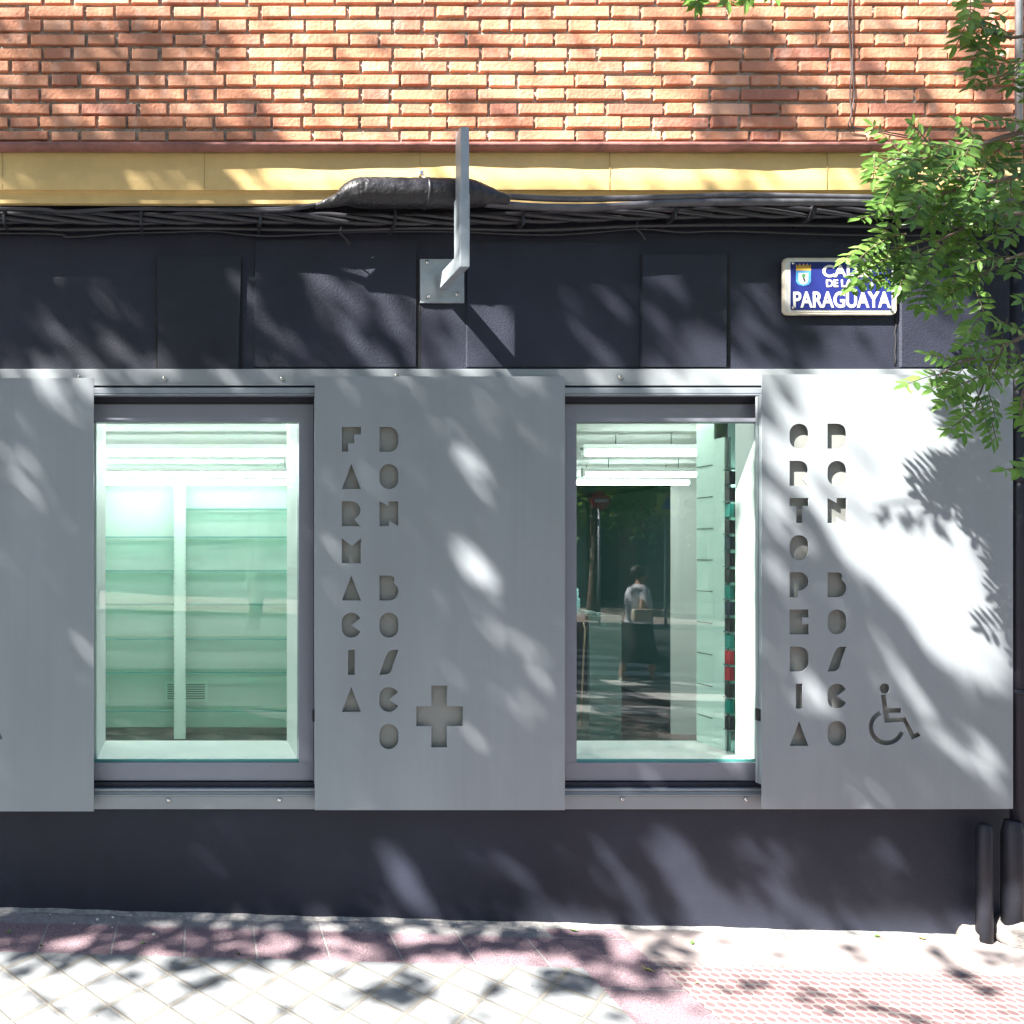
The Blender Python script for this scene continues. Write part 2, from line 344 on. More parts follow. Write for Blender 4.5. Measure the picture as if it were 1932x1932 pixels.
# raised and recessed slabs on the dark band
def slab(px0, px1, py0, py1, t, skew=0):
    q = MB(); z0 = Z(py1, -t); z1 = Z(py0, -t); a, b = X(px0, -t), X(px1, -t); e = .004
    v = [(a+skew, 0.001, z0), (b-skew, 0.001, z0), (b+e, 0.001, z1), (a, 0.001, z1), (a+skew+e, -t, z0), (b-skew-e, -t, z0), (b, -t, z1-e), (a+e, -t, z1-e)]
    q.add(v, [(4, 5, 6, 7), (0, 1, 5, 4), (1, 2, 6, 5), (2, 3, 7, 6), (3, 0, 4, 7)])
    return q
slab(294, 455, 482, 697, .018, .008).build('raised_slab', m_dark_smooth, B)
slab(1210, 1372, 478, 692, .02, 0).build('raised_slab', m_dark, B)
slab(880, 1208, 455, 692, .008, 0).build('raised_slab', m_dark, B)
slab(480, 786, 452, 692, .010, 0).build('raised_slab', m_dark, B)
slab(1700, 2300, 470, 692, .010, 0).build('raised_slab', m_dark, B)
for (px, w, py0, py1, yy) in ((295.5, 3.5, 486, 696, -.0012), (455.5, 4.5, 484, 696, -.0012), (789.5, 7, 490, 694, -.0012), (1374.5, 5, 480, 691, -.0012)):  # proud black strips painting the dark shade of the slab-edge gaps
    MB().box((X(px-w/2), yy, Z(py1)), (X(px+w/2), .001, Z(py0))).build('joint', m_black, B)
jm = MB()
pts = []
for i in range(9): pts.append(P(1690+random.uniform(-2, 2), 590+12.5*i, -.001))
jm.tube(pts, .003, 5); jm.build('crack', m_black, B)
# cornice
def prof(lst): return [(y, Z(py, y)) for (y, py) in lst]
cn = MB(); cn.prism(prof([(.05, 388), (-.098, 388), (-.106, 384), (-.108, 363), (-.112, 361), (-.124, 358), (-.126, 340), (-.121, 300), (-.119, 283), (-.10, 279), (.05, 279)]), WX0, WX1, nx=30)
cornice = cn.build('cornice', m_yellow, B)
for j in cornice.data.vertices: j.co.y += .0025*math.sin(j.co.x*3.1+1) * (1 if j.co.y < 0 else 0)
mj = M('joint_dirt', (.38, .28, .14), .9)
for px in (4, 385, 792, 1150, 1560): MB().tube([P(px, 283, -.1215), P(px+1, 320, -.1262), P(px, 356, -.1262)], .0011, 5).build('cornice_joint', mj, B)
bn = MB(); nb = 12; NX = 160; vs = []
for i in range(NX+1):
    x = WX0+(WX1-WX0)*i/NX; wv = .0035*math.sin(x*7.3)+.003*math.sin(x*17+2)
    for j in range(nb+1):
        a = math.pi*(-.5+j/nb); vs.append((x, -.13-.034*math.cos(a)+wv*.5, Z(274.5, -.15)+.0165*math.sin(a)+wv*.5*(j/nb)))
bn.add(vs, [(i*(nb+1)+j, (i+1)*(nb+1)+j, (i+1)*(nb+1)+j+1, i*(nb+1)+j+1) for i in range(NX) for j in range(nb)], 0, True)
bn.box((WX0, -.13, Z(281, -.13)), (WX1, .05, Z(267, -.13)))
bn.build('moulding', m_bull, B)
# bricks, alternating long and short in every course
YB = -.117; s_ = (CAMD+YB)/F
br = MB(); tint = []
courses = {0: 416, 1: 165, 2: 415, 3: 175, 4: 415, 5: 237, 6: 455, 7: 235, 8: 460, 9: 230, 10: 455}
tops = {0: -9, 1: 17, 2: 42.3, 3: 68.7, 4: 94.8, 5: 119.2, 6: 145.6, 7: 172, 8: 199, 9: 224.2, 10: 251.2}
def brick(a, b, z0, z1, t):
    y = YB - .014 + random.uniform(-.0025, .0025); j = [random.uniform(-.0024, .0024) for _ in range(8)]
    n0 = len(br.v); bb = .0025
    a += j[0]; b += j[1]; z0 += j[2]; z1 += j[3]; tl = random.uniform(-.0012, .0012)
    vs = [(a, YB+.01, z0), (b, YB+.01, z0+tl), (b, YB+.01, z1+tl), (a, YB+.01, z1), (a, y+bb, z0), (b, y+bb, z0+tl), (b, y+bb, z1+tl), (a, y+bb, z1),
          (a+bb, y, z0+bb), (b-bb, y, z0+tl+bb), (b-bb, y, z1+tl-bb), (a+bb, y, z1-bb)]
    fs = [(8, 9, 10, 11)]
    for o in (0, 4): fs += [(o+k, o+(k+1) % 4, o+4+(k+1) % 4, o+4+k) for k in range(4)]
    br.add(vs, fs); tint.extend([t]*12)
for k in range(-70, 11):
    off = (courses[k] if k >= 0 else (165 if k % 2 else 415)+random.uniform(-8, 8))*.3385
    top = tops[k] if k >= 0 else -9+26.2*k
    z1 = EYE-(top-PY0)*s_; z0 = z1-18.9*s_
    if k == 10: z0 = z1-16*s_
    if z1 > ZT: continue
    lo, hi = (-3.2, 7.0) if k >= -20 else (-3.2, 7.0)
    i0 = int((lo/s_+PX0-off)/164.6)-1
    for i in range(i0, i0+60):
        q = off+i*164.6
        for (a, L) in ((q, 102.5), (q+108.7, 49.5)):
            xa = (a-PX0)*s_; xb = (a+L-PX0)*s_
            if xa < lo or xb > hi: continue
            t = min(1, max(.1, random.gauss(.48, .22)))
            brick(xa, xb, z0, z1, t)
bo = br.build('brick_facing', m_brick, B)
at = bo.data.attributes.new('tint', 'FLOAT', 'POINT'); at.data.foreach_set('value', tint)
mo = MB(); nxm, nzm = 420, 190; zb0 = Z(282, YB)
zz = np.linspace(zb0, ZT, nzm); xx = np.linspace(-3.2, 7.0, nxm); gx, gzz = np.meshgrid(xx, zz); yy = YB + .0 + rng.normal(0, .0028, gx.shape)
mo.v = list(zip(gx.ravel().tolist(), yy.ravel().tolist(), gzz.ravel().tolist()))
mo.f = [(r*nxm+c, r*nxm+c+1, (r+1)*nxm+c+1, (r+1)*nxm+c) for r in range(nzm-1) for c in range(nxm-1)]; mo.m = [0]*len(mo.f); mo.sm = [True]*len(mo.f)
mo.box((-6, YB+.006, zb0), (9, .3, ZT))
mo.build('mortar_bed', m_mortar, B)
# ---------------- shop interior: room shell with openings
RX0, RX1, RY0, RY1, RF, RC = -1.5, 5.3, .42, 3.17, 0.0, 2.27
rs = MB()
rs.add([(RX0, RY0, RC), (RX1, RY0, RC), (RX1, RY1, RC), (RX0, RY1, RC)], [(0, 1, 2, 3)], 1)
rs.add([(RX0, RY0, RF), (RX1, RY0, RF), (RX1, RY1+3, RF), (RX0, RY1+3, RF)], [(0, 1, 2, 3)], 2)
rs.add([(RX0, RY0, RF), (RX0, RY1, RF), (RX0, RY1, RC), (RX0, RY0, RC)], [(0, 1, 2, 3)], 0)
rs.add([(RX1, RY0, RF), (RX1, RY1, RF), (RX1, RY1, RC), (RX1, RY0, RC)], [(0, 1, 2, 3)], 3)
def bw(px): return (px-PX0)*(CAMD+RY1)/F
DO0, DO1 = bw(1030), bw(1265); DZ = Z(908, RY1)
def quadz(a, b, z0, z1, y, mi): rs.add([(a, y, z0), (b, y, z0), (b, y, z1), (a, y, z1)], [(0, 1, 2, 3)], mi)
quadz(RX0, bw(800), RF, RC, RY1, 0); quadz(bw(800), DO0, RF, RC, RY1, 3); quadz(DO0, DO1, DZ, RC, RY1, 3); quadz(DO1, RX1, RF, RC, RY1, 3)
# dark back room
for a in ((DO0-.6, RY1+.01, DO0-.6, RY1+3), (DO1+.9, RY1+3, DO1+.9, RY1+.01), (DO0-.6, RY1+3, DO1+.9, RY1+3)):
    rs.add([(a[0], a[1], RF), (a[2], a[3], RF), (a[2], a[3], RC), (a[0], a[1], RC)], [(0, 1, 2, 3)], 4)
rs.add([(DO0-.6, RY1, RC-.02), (DO1+.9, RY1, RC-.02), (DO1+.9, RY1+3, RC-.02), (DO0-.6, RY1+3, RC-.02)], [(0, 1, 2, 3)], 4)
# inner face of the front wall
IW0 = (X(182, .05), X(563, .05)); IW1 = (X(1080, .05), X(1424, .05)); SZ = Z(1437, .05); LZ = Z(795, .05)
for a, b in ((RX0, IW0[0]-.03), (IW0[1]+.03, IW1[0]-.03), (IW1[1]+.03, RX1)): quadz(a, b, RF, RC, RY0+.001, 3)
for a, b in ((IW0[0]-.03, IW0[1]+.03), (IW1[0]-.03, IW1[1]+.03)): quadz(a, b, RF, SZ-.02, RY0+.001, 3); quadz(a, b, LZ+.14, RC, RY0+.001, 3)
rs.build('shop_interior', [m_room, m_ceil, m_greyfloor, m_white, m_darkroom], B)
sk = MB(); sk.box((RX0, RY1-.012, 0), (DO0, RY1-.002, .06)); sk.build('skirting', M('grey_skirting', (.2, .2, .18), .5), B)
# reveals and sills (white display boxes behind the glass)
def reveal(iw, right_special=False):
    q = MB(); a, b = iw; t = .02
    q.box((a-t, .052, SZ-t), (b+t, RY0, SZ-.001)); q.box((a-t, .052, SZ), (a, RY0, LZ+.1))
    q.box((a-t, .052, LZ+.1), (b+t, RY0, LZ+.12))
    if right_special: q.box((b, .052, SZ), (b+t, .165, LZ+.1)); 
    else: q.box((b, .052, SZ), (b+t, RY0, LZ+.1))
    return q.build('window_reveal', m_white, B)
reveal(IW0); reveal(IW1, True)

# ---------------- windows (frame, pane)
def window(o0, o1, i0, i1, lab):
    """outer and inner print columns of the frame"""
    q = MB(); yf = .012; 
    xo0, xo1, xi0, xi1 = X(o0, yf), X(o1, yf), X(i0, yf), X(i1, yf); zo0, zo1, zi0, zi1 = Z(1473, yf), Z(762, yf), Z(1439, yf), Z(796, yf)
    q.box((xo0, yf, zi1), (xo1, .06, zo1), 0, .0015); q.box((xo0, yf, zo0), (xo1, .06, zi0), 0, .0015)
    q.box((xo0, yf+.0005, zi0), (xi0, .06, zi1), 0); q.box((xi1, yf+.0005, zi0), (xo1, .06, zi1), 0)
    f = q.build('window', m_frame, B); f['label'] = lab
    # black strips painting the shade of the gaps above and below the frame
    MB().box((xo0, .03, zo1), (xo1, .08, zo1+.06)).build('gap_shade', m_black, f); MB().box((xo0, .03, zo0-.06), (xo1, .08, zo0)).build('gap_shade', m_black, f)
    p = MB(); p.box((xi0-.004, .030, zi0-.004), (xi1+.004, .0301, zi1+.004)); p.v = [(x, .030, z) for (x, y, z) in p.v[:4]] ; p.f = []; p.m = []; p.sm = []
    p.v = [(xi0-.004, .030, zi0-.004), (xi1+.004, .030, zi0-.004), (xi1+.004, .030, zi1+.004), (xi0-.004, .030, zi1+.004)]; p.f = [(0, 1, 2, 3)]; p.m = [0]; p.sm = [False]
    p.build('pane', m_glass, f)
    e = MB(); e.box((xi0, .026, zi0), (xi1, .0285, zi0+.012)); e.box((xi0, .026, zi0), (xi0+.004, .0285, zi1)); e.build('glass_edge', m_glassedge, f)
    return f
window(60, 594, 130, 564, 'left window with pale green shelving behind its glass')
window(1066, 1470, 1088, 1445, 'right window with dark street reflection in its glass')

# ---------------- rails running behind the shutters
def rails():
    t = MB(); yf = -.022
    t.box((X(-420), yf, Z(725, yf)), (X(1925), 0, Z(696, yf)), 0, .002)
    t.box((X(-420), yf-.004, Z(727.5, yf)), (X(1925), yf+.01, Z(724.5, yf)), 0)
    a = t.build('top_fascia', m_fascia, B)
    r = MB(); r.box((X(-420), -.030, Z(743, -.03)), (X(1925), .0, Z(731, -.03)), 0, .004); r.box((X(-420), -.034, Z(746, -.034)), (X(1925), .0, Z(743.5, -.034)), 0, .001)
    r.build('sliding_track', m_rail, B)
    k = MB(); k.box((X(-420), .004, Z(762, .004)), (X(1925), .02, Z(724, .004))); k.build('track_slot_shade', m_black, B)  # black fill painting the shade in the recess behind the track
    b = MB(); b.box((X(-420), -.026, Z(1527, -.026)), (X(1925), 0, Z(1502, -.026)), 0, .002)
    b.box((X(-420), -.030, Z(1502, -.03)), (X(1925), -.024, Z(1499.5, -.03)))
    b.build('bottom_fascia', m_fascia, B)
    c = MB(); c.box((X(-420), -.018, Z(1494, -.018)), (X(1925), 0, Z(1488, -.018)), 0, .003); c.box((X(-420), -.022, Z(1499.4, -.022)), (X(1925), 0, Z(1495, -.022)), 0, .001)
    c.build('bottom_track', m_rail, B)
rails()
def bolt(px, py, y, r=.011, parent=None, n=1):
    q = MB(); p = P(px, py, y)
    q.tube([p+Vector((0, .001, 0)), p+Vector((0, -.005, 0)), p+Vector((0, -.008, 0))], [r, r, r*.55], 10)
    q.tube([p+Vector((0, -.007, 0)), p+Vector((0, -.0085, 0))], r*.45, 6)
    return q.build('bolt', m_bolt, parent)
for px, py in ((310, 714), (532, 714), (1170, 711.5), (150, 712), (748, 708.5)): bolt(px, py, -.022, .0095, B)
for px, py in ((318, 1509.5), (527, 1509), (1174, 1507.5), (1407, 1507.5)): bolt(px, py, -.026, .0095, B)

# ------------------------------------------------------------------ sliding shutters with cut out letters
def arc(cx, cy, rx, ry, a0, a1, n=12):
    return [(cx+rx*math.cos(R(a0+(a1-a0)*i/n)), cy+ry*math.sin(R(a0+(a1-a0)*i/n))) for i in range(n+1)]
K = .37
G = {
 'F': [(0, 0), (0, 1), (1, 1), (1, .70), (.66, .70), (.66, .34), (.33, .34), (.33, 0)],
 'A': [(0, 0), (.5, 1), (1, 0)],
 'R': [(0, 0), (0, 1), (.45, 1)] + arc(.48, .64, .5, .36, 80, -40, 10) + [(.66, .27), (.95, 0)],
 'M': [(0, 0), (0, 1), (.52, .69), (1, 1), (1, 0)],
 'C': arc(.5, 1-K, .5, K, 22, 180, 12) + arc(.5, K, .5, K, 180, 340, 12) + [(.5, .5)],
 'I': [(.33, 0), (.33, 1), (.68, 1), (.68, 0)],
 'D': [(0, 0), (0, 1), (.45, 1)] + arc(.5, 1-K, .5, K, 90, 0, 8) + arc(.5, K, .5, K, 0, -90, 8),
 'O': arc(.5, 1-K, .5, K, 0, 180, 14) + arc(.5, K, .5, K, 180, 360, 14),
 'N': [(0, 0), (0, 1), (.48, .80), (.48, 1), (1, 1), (1, 0), (.5, .22), (.5, 0)],
 'B': [(0, 0), (0, 1), (.5, 1)] + arc(.55, .845, .25, .15, 80, -38, 8) + arc(.52, .37, .48, .37, 55, -90, 12),
 'S': [(0, 0), (.3, .68)] + arc(.74, .62, .42, .38, 165, 95, 6) + [(1, 1), (.70, .36)] + arc(.30, .38, .40, .38, -10, -75, 6),
 'T': [(.35, 0), (.35, .68), (0, .68), (0, 1), (1, 1), (1, .68), (.68, .68), (.68, 0)],
 'P': [(0, 0), (0, 1), (.45, 1)] + arc(.5, .64, .5, .37, 85, -80, 12) + [(.42, .27), (.42, 0)],
 'E': [(0, 0), (0, 1), (1, 1), (1, .68), (.66, .68), (.66, .42), (1, .42), (1, 0)],
}
def shutter(px0, px1, pt, pb, cells, extra, lab, inset=(42, 45)):
    y = -.075; a, b, z0, z1 = X(px0, y), X(px1, y), Z(pb, y), Z(pt, y)
    o = empty('sliding_shutter', ((a+b)/2, y, z0), lab, 'shutter', 'grey metal sliding shutters on the shopfront')
    sp = [[(a, z0), (b, z0), (b, z1), (a, z1)]]
    for ch, cx, cy in cells:
        g = G[ch]; sp.append([(X(cx+u*36, y), Z(cy+47-v*47, y)) for (u, v) in g])
    for e in extra: sp.append([(X(u, y), Z(v, y)) for (u, v) in e])
    plate('front_sheet', sp, .004, m_panel, o, y, .0007)
    # the shallow box behind: backing sheet and four returns
    q = MB(); t = .003; xa, xb, za, zb = a+.004, b-.012, z0+.10, z1-.085
    q.box((xa, -.052, za), (xb, -.049, zb)); o1 = q.build('backing_sheet', m_panel_in, o)
    q = MB(); q.box((xa, -.0708, za), (xa+t, -.034, zb)); q.box((xb-t, -.0708, za), (xb, -.034, zb)); q.box((xa+t, -.0708, za), (xb-t, -.034, za+t)); q.box((xa+t, -.0708, zb-t), (xb-t, -.034, zb))
    q.build('box_frame', m_panel, o)
    return o
def col(word, px, py): return [(c, px, py+70.1*i) for i, c in enumerate(word) if c != ' ']
cross = [(814, 1293.5), (843.5, 1293.5), (843.5, 1332.5), (873.5, 1332.5), (873.5, 1370), (843.5, 1370), (843.5, 1410), (814, 1410), (814, 1370), (785.5, 1370), (785.5, 1332.5), (814, 1332.5)]
def wz(p): return (1599.9+.08854*p[0], 1257.8+.08854*p[1])
wh = [[wz((785+108*math.cos(a*math.pi/12), 465+108*math.sin(a*math.pi/12))) for a in range(24)],
      [wz(p) for p in ((700, 600), (815, 600), (855, 885), (1140, 885), (1140, 985), (867, 985), (880, 1095), (1235, 1080), (1415, 1435), (1510, 1395), (1555, 1480), (1365, 1560), (1185, 1175), (785, 1195))],
      [wz(p) for p in arc(830, 1290, 385, 385, 245, 18, 30) + arc(830, 1290, 288, 288, 18, 248, 26)]]
shutter(-293, 177, 713, 1531, [('A', -31, 1347)], [], 'plain grey metal shutter cut off by the left edge of the photo')
shc = shutter(594, 1066, 710, 1528.5, col('FARMACIA', 645, 805.5)+col('DON BOSCO', 716, 805.5), [cross], 'grey shutter cut with FARMACIA DON BOSCO and a cross, between the windows')
shr = shutter(1437.5, 1911.5, 706.5, 1526, col('ORTOPEDIA', 1490, 799.5)+col('DON BOSCO', 1561.5, 799.5), wh, 'grey shutter cut with ORTOPEDIA DON BOSCO and a wheelchair symbol')
for (px, py, par) in ((591.5, 1350, shc), (1430, 1348, shr)):
    q = MB(); p = P(px, py, -.052); q.box(p+Vector((-.0045, -.012, -.026)), p+Vector((.0045, .012, .026)), 0, .004); q.build('lock', m_black, par)

# ------------------------------------------------------------------ sign bracket
bk = empty('sign_bracket', P(834, 530, 0), 'galvanised steel arm and upright post bolted to the dark wall above the middle shutter', 'bracket')
q = MB(); q.box((X(793, -.012), -.012, Z(571, -.012)), (X(876, -.012), .0, Z(488.5, -.012)), 0, .001); q.build('base_plate', m_galv, bk)
for (px, py) in ((806, 495), (862, 555), (808, 560), (864, 497)): bolt(px, py, -.012, .009, bk)
yr, yf = -.208, -.274
def xf(px): return X(px, yf)
x0, x1 = xf(868), xf(886.5)
zbm, ztp, zsp = Z(503.5, yf), Z(238, yf), Z(365, yf)
q = MB(); q.box((x0, yf, zbm), (x1, yr, zsp), 0, .0025); q.build('lower_post', m_galv, bk)
q = MB(); q.box((x0+.004, yf+.004, zsp), (x1-.0005+.0, yr-.004, ztp), 0, .002); q.build('upper_post', m_galv, bk)
q = MB(); q.box((x0+.001, yr+.0005, zbm+.0005), (x1-.001, -.0125, zbm+.062), 0, .0025); q.build('arm', m_galv, bk)

# ------------------------------------------------------------------ cables on the wall
GC = 'black cables running along the wall under the ochre cornice'
def path(pts, y=None, n=8):
    out = []; P3 = [P(*p) for p in pts]
    for i in range(len(P3)-1):
        p0 = P3[max(i-1, 0)]; p1 = P3[i]; p2 = P3[i+1]; p3 = P3[min(i+2, len(P3)-1)]
        for k in range(n):
            t = k/n; out.append(.5*((2*p1)+(p2-p0)*t+(2*p0-5*p1+4*p2-p3)*t*t+(3*p1-p0-3*p2+p3)*t**3))
    out.append(P3[-1]); return out
def simple_cable(pts, r, lab, name='cable', group=GC, mat=None):
    q = MB(); q.tube(path(pts), r, 8); o = q.build(name, mat or m_cable); return tag(o, lab, 'cable', group)
base = path([(-700, 413, -.08), (0, 411, -.08), (250, 413, -.08), (500, 411, -.08), (750, 414, -.08), (1000, 411, -.08), (1270, 402, -.08), (1530, 400, -.08), (1700, 402, -.08), (1950, 409, -.08), (2500, 405, -.08)], n=24)
tw = empty('twisted_cable', base[0], 'thick twisted black cable bundle running the whole width below the ochre cornice', 'cable', GC)
ln = 0; L = [0]
for i in range(1, len(base)): ln += (base[i]-base[i-1]).length; L.append(ln)
for s in range(4):
    pts = [b+Vector((0, .0145*math.cos(L[i]*8.2+s*math.pi/2), .0165*math.sin(L[i]*8.2+s*math.pi/2))) for i, b in enumerate(base)]
    MB().tube(pts, .0098, 8).build('strand', m_cable, tw)
def clip(px, py, h, par, w=.011):
    c = MB(); p = P(px, py, -.1); c.box((p.x-w/2, -.112, p.z-h), (p.x+w/2, -.005, p.z+h), 0, .002); c.build('clip', m_cable, par)
for px, py in ((8, 410), (266, 412), (491, 411), (745, 412), (986, 411), (1272, 401), (1532, 399)): clip(px, py, .032, tw)
simple_cable([(-700, 437, -.05), (0, 431, -.05), (130, 433, -.05), (340, 430, -.05), (620, 434, -.05), (800, 430, -.05), (1010, 434, -.05), (1210, 426, -.05), (1500, 424, -.05), (1750, 428, -.05), (2500, 425, -.05)], .0085, 'straight black cable just below the twisted bundle')
simple_cable([(-700, 443, -.03), (35, 440, -.03), (130, 447, -.03), (228, 440, -.03), (320, 438, -.03), (400, 436, -.03), (500, 445, -.03), (625, 440, -.03), (700, 437, -.03), (850, 437, -.03), (1010, 443, -.03), (1100, 440, -.03), (1205, 432, -.03), (1290, 438, -.03), (1380, 436, -.03), (1700, 444, -.03), (2500, 440, -.03)], .0045, 'thin sagging black wire, lowest of the wall cables')
simple_cable([(-700, 399, -.115), (0, 394, -.115), (120, 400, -.115), (250, 394, -.115), (500, 398, -.115), (570, 392, -.13), (625, 380, -.16)], .0078, 'black cable entering the left end of the thick sleeve')
simple_cable([(-700, 403, -.07), (0, 402, -.07), (180, 397, -.08), (380, 395, -.08), (520, 394, -.10), (580, 388, -.14), (622, 382, -.16)], .008, 'second black cable entering the left end of the thick sleeve')
simple_cable([(915, 366, -.155), (980, 372, -.14), (1090, 376, -.137), (1270, 372, -.137), (1400, 369, -.137), (1640, 373, -.137), (1950, 378, -.12), (2500, 378, -.12)], .0125, 'upper black cable leaving the right end of the thick sleeve', mat=m_dusty)
simple_cable([(915, 384, -.155), (1000, 390, -.135), (1090, 393, -.132), (1180, 388, -.132), (1280, 383, -.132), (1460, 381, -.132), (1650, 382, -.132), (1950, 396, -.12), (2500, 392, -.12)], .0155, 'thick grey black cable below the upper one, right of the thick sleeve', mat=m_dusty)
sv = empty('cable_sleeve', P(770, 390, -.1), 'fat wrinkled black sleeve over the cable joint behind the steel post', 'cable sleeve')
q = MB(); pts = []; rr = []
for (px, py, r) in ((596, 389, .010), (618, 383, .019), (640, 376, .028), (655, 368, .044), (672, 364, .057), (700, 364, .0595), (760, 364.5, .0590), (830, 365, .0585), (880, 366, .057), (905, 369, .046), (935, 374, .030), (960, 378, .020)):
    pts.append((px, py, -.155)); rr.append(r)
pp = path(pts, n=8); rad = []
for i in range(len(pp)):
    k = min(i//8, len(rr)-2); t = (i % 8)/8 if i < len(pp)-1 else 1
    rad.append((rr[k]*(1-t)+rr[k+1]*t) * (1+.025*math.sin(i*1.9)*random.random()))
q.tube(pp, rad, 22); q.build('sleeve', m_sleeve, sv)
q = MB(); p = P(803, 365, -.155); q.tube([p-Vector((.006, 0, 0)), p+Vector((.006, 0, 0))], .0615, 26); q.build('strap', m_cable, sv)
q = MB(); p = P(793, 330, -.13); q.tube([p, p+Vector((.01, -.02, -.02)), p+Vector((.022, -.03, -.04))], .005, 8); q.box(p+Vector((-.008, -.016, -.006)), p+Vector((.01, .01, .012)), 0, .003); q.build('hook', m_bolt, sv)
for (px, py) in ((1203, 428), (645, 437)):
    simple_cable([(px, py-10, -.10), (px-3, py+2, -.075), (px+6, py+12, -.06), (px+14, py+24, -.035)], .003, 'short loose wire end below the sagging wire, %s' % ('near the raised slab right of the post' if px > 1000 else 'left of the post'), 'loose_wire', 'loose wire ends hanging under the cables')
for j, d in enumerate((0, 7)):
    simple_cable([(1603+d, -400, -.14), (1601+d, 0, -.14), (1602+d, 60, -.14), (1606+d*.3, 120, -.143), (1604+d, 180, -.143), (1606, 215, -.143), (1601+d, 238, -.143), (1625+6*j, 243, -.143), (1660, 247+3*j, -.145), (1705, 255+4*j, -.15), (1760, 268, -.17)], .0024,
                 ('left' if j == 0 else 'right')+' one of the two thin dark wires hanging down the brick wall', 'wire', 'thin wires down the brick wall', M('thin_wire', (.05, .035, .035), .5))

# ------------------------------------------------------------------ street name plate
sg = empty('street_sign', P(1585, 592, 0), 'blue enamel street name plate reading CALLE DE LA PARAGUAYA with a white rim', 'street sign')
def rrect(a, b, c, d, r, y, n=5):
    a, b, c, d = X(a, y), X(b, y), Z(c, y), Z(d, y)
    o = []
    for (cx, cz, s) in ((b-r, d-r, 0), (a+r, d-r, 90), (a+r, c+r, 180), (b-r, c+r, 270)): o += arc(cx, cz, r, r, s, s+90, n)
    return o
plate('rim', [rrect(1478, 1692.5, 594, 486, .022, -.022)], .012, m_cream, sg, -.022, .003)
plate('backing_board', [rrect(1484, 1688, 590, 490, .018, -.010)], .0095, m_dark_smooth, sg, -.0098)
plate('white_border', [rrect(1482, 1690, 588, 490, .016, -.0238)], .002, m_enw, sg, -.0238)
plate('enamel_field', [rrect(1492, 1682, 584.5, 494, .004, -.0258)], .002, m_blue, sg, -.0258)
def tx(b, px, py, s, off, sx): 
    p = P(px, py, -.0268); return text_mesh('lettering', b, s, p, m_enw, sg, off, sx, .0006)
tx('CALLE', 1598, 522, .070, .0018, 1.06); tx('DE LA', 1583, 541, .043, .0013, .98); tx('PARAGUAYA', 1587, 579.5, .094, .0022, .76)
yy_ = -.0264
plate('crest', [[(X(1502+28*u, yy_), Z(539-28*v, yy_)) for (u, v) in [(0, 1), (1, 1), (1, .28), (.85, .08), (.5, -.02), (.15, .08), (0, .28)]]], .0016, m_lblue, sg, yy_)
plate('crest_shield', [[(X(1507+18*u, -.0272), Z(536-21*v, -.0272)) for (u, v) in [(0, 1), (1, 1), (1, .28), (.8, .05), (.5, -.02), (.2, .05), (0, .28)]]], .0012, m_enw, sg, -.0272)
plate('crest_crown', [[(X(1502+28*u, yy_), Z(510.5-14*v, yy_)) for (u, v) in [(0, 0), (0, .9), (.12, .6), (.25, 1), (.38, .6), (.5, 1), (.62, .6), (.75, 1), (.88, .6), (1, .9), (1, 0)]]], .0016, m_gold, sg, yy_)
plate('crest_tree', [[(X(1513+7*u, -.028), Z(524-8*v, -.028)) for (u, v) in arc(.5, .5, .5, .5, 0, 340, 9)]], .0008, m_green, sg, -.028)
plate('crest_bear', [[(X(1514+6*u, -.0284), Z(532-9*v, -.0284)) for (u, v) in [(.1, 1), (.5, .9), (.9, .5), (1, 0), (.6, .1), (.3, .5)]]], .0006, m_black, sg, -.0284)
for (px, py) in ((1495, 497), (1679, 497), (1495, 581), (1679, 581)): 
    b_ = bolt(px, py, -.0258, .006, sg); b_.name = 'screw'

# ------------------------------------------------------------------ downpipes at the right edge
def downpipe(lab, cx, y, segs, mat, name='downpipe'):
    o = empty(name, (X(cx, y), y, gz(X(cx, y))), lab, 'pipe', 'pipes on the wall at the right edge')
    q = MB(); q.tube([(X(cx, y), y, z) for z, r in segs], [r for z, r in segs], 16); q.build('pipe', mat, o)
    return o
y = -.05; zg = gz(X(1857, y))
o = downpipe('short dark pipe cover rising from the pavement to the right shutter', 1857, y, [(zg-.05, .027), (Z(1566, y), .027), (Z(1559, y), .023), (Z(1554, y), .016)], m_dark_smooth, 'pipe_cover')
y = -.06; o = downpipe('tall dark downpipe with a wider cast foot at the right edge of the shutter', 1911, y, [(gz(3.4)+.05, .036), (Z(1572, y), .036), (Z(1558, y), .030), (Z(1548, y), .026)], m_dark_smooth)
q = MB(); q.tube([(X(1922, y), y, Z(1570, y)), (X(1922, y), y, Z(450, y))], .026, 16); q.build('upper_pipe', m_dark_smooth, o)
for py in (500, 900, 1300): MB().tube([(X(1922, y), y, Z(py, y)), (X(1922, y), y, Z(py+10, y))], .030, 16).build('collar', m_dark_smooth, o)
o = downpipe('pale grey pipe on the brick wall behind the leaves at the top right', 1922, -.16, [(Z(268, -.16), .0115), (ZT, .0115)], m_galv)
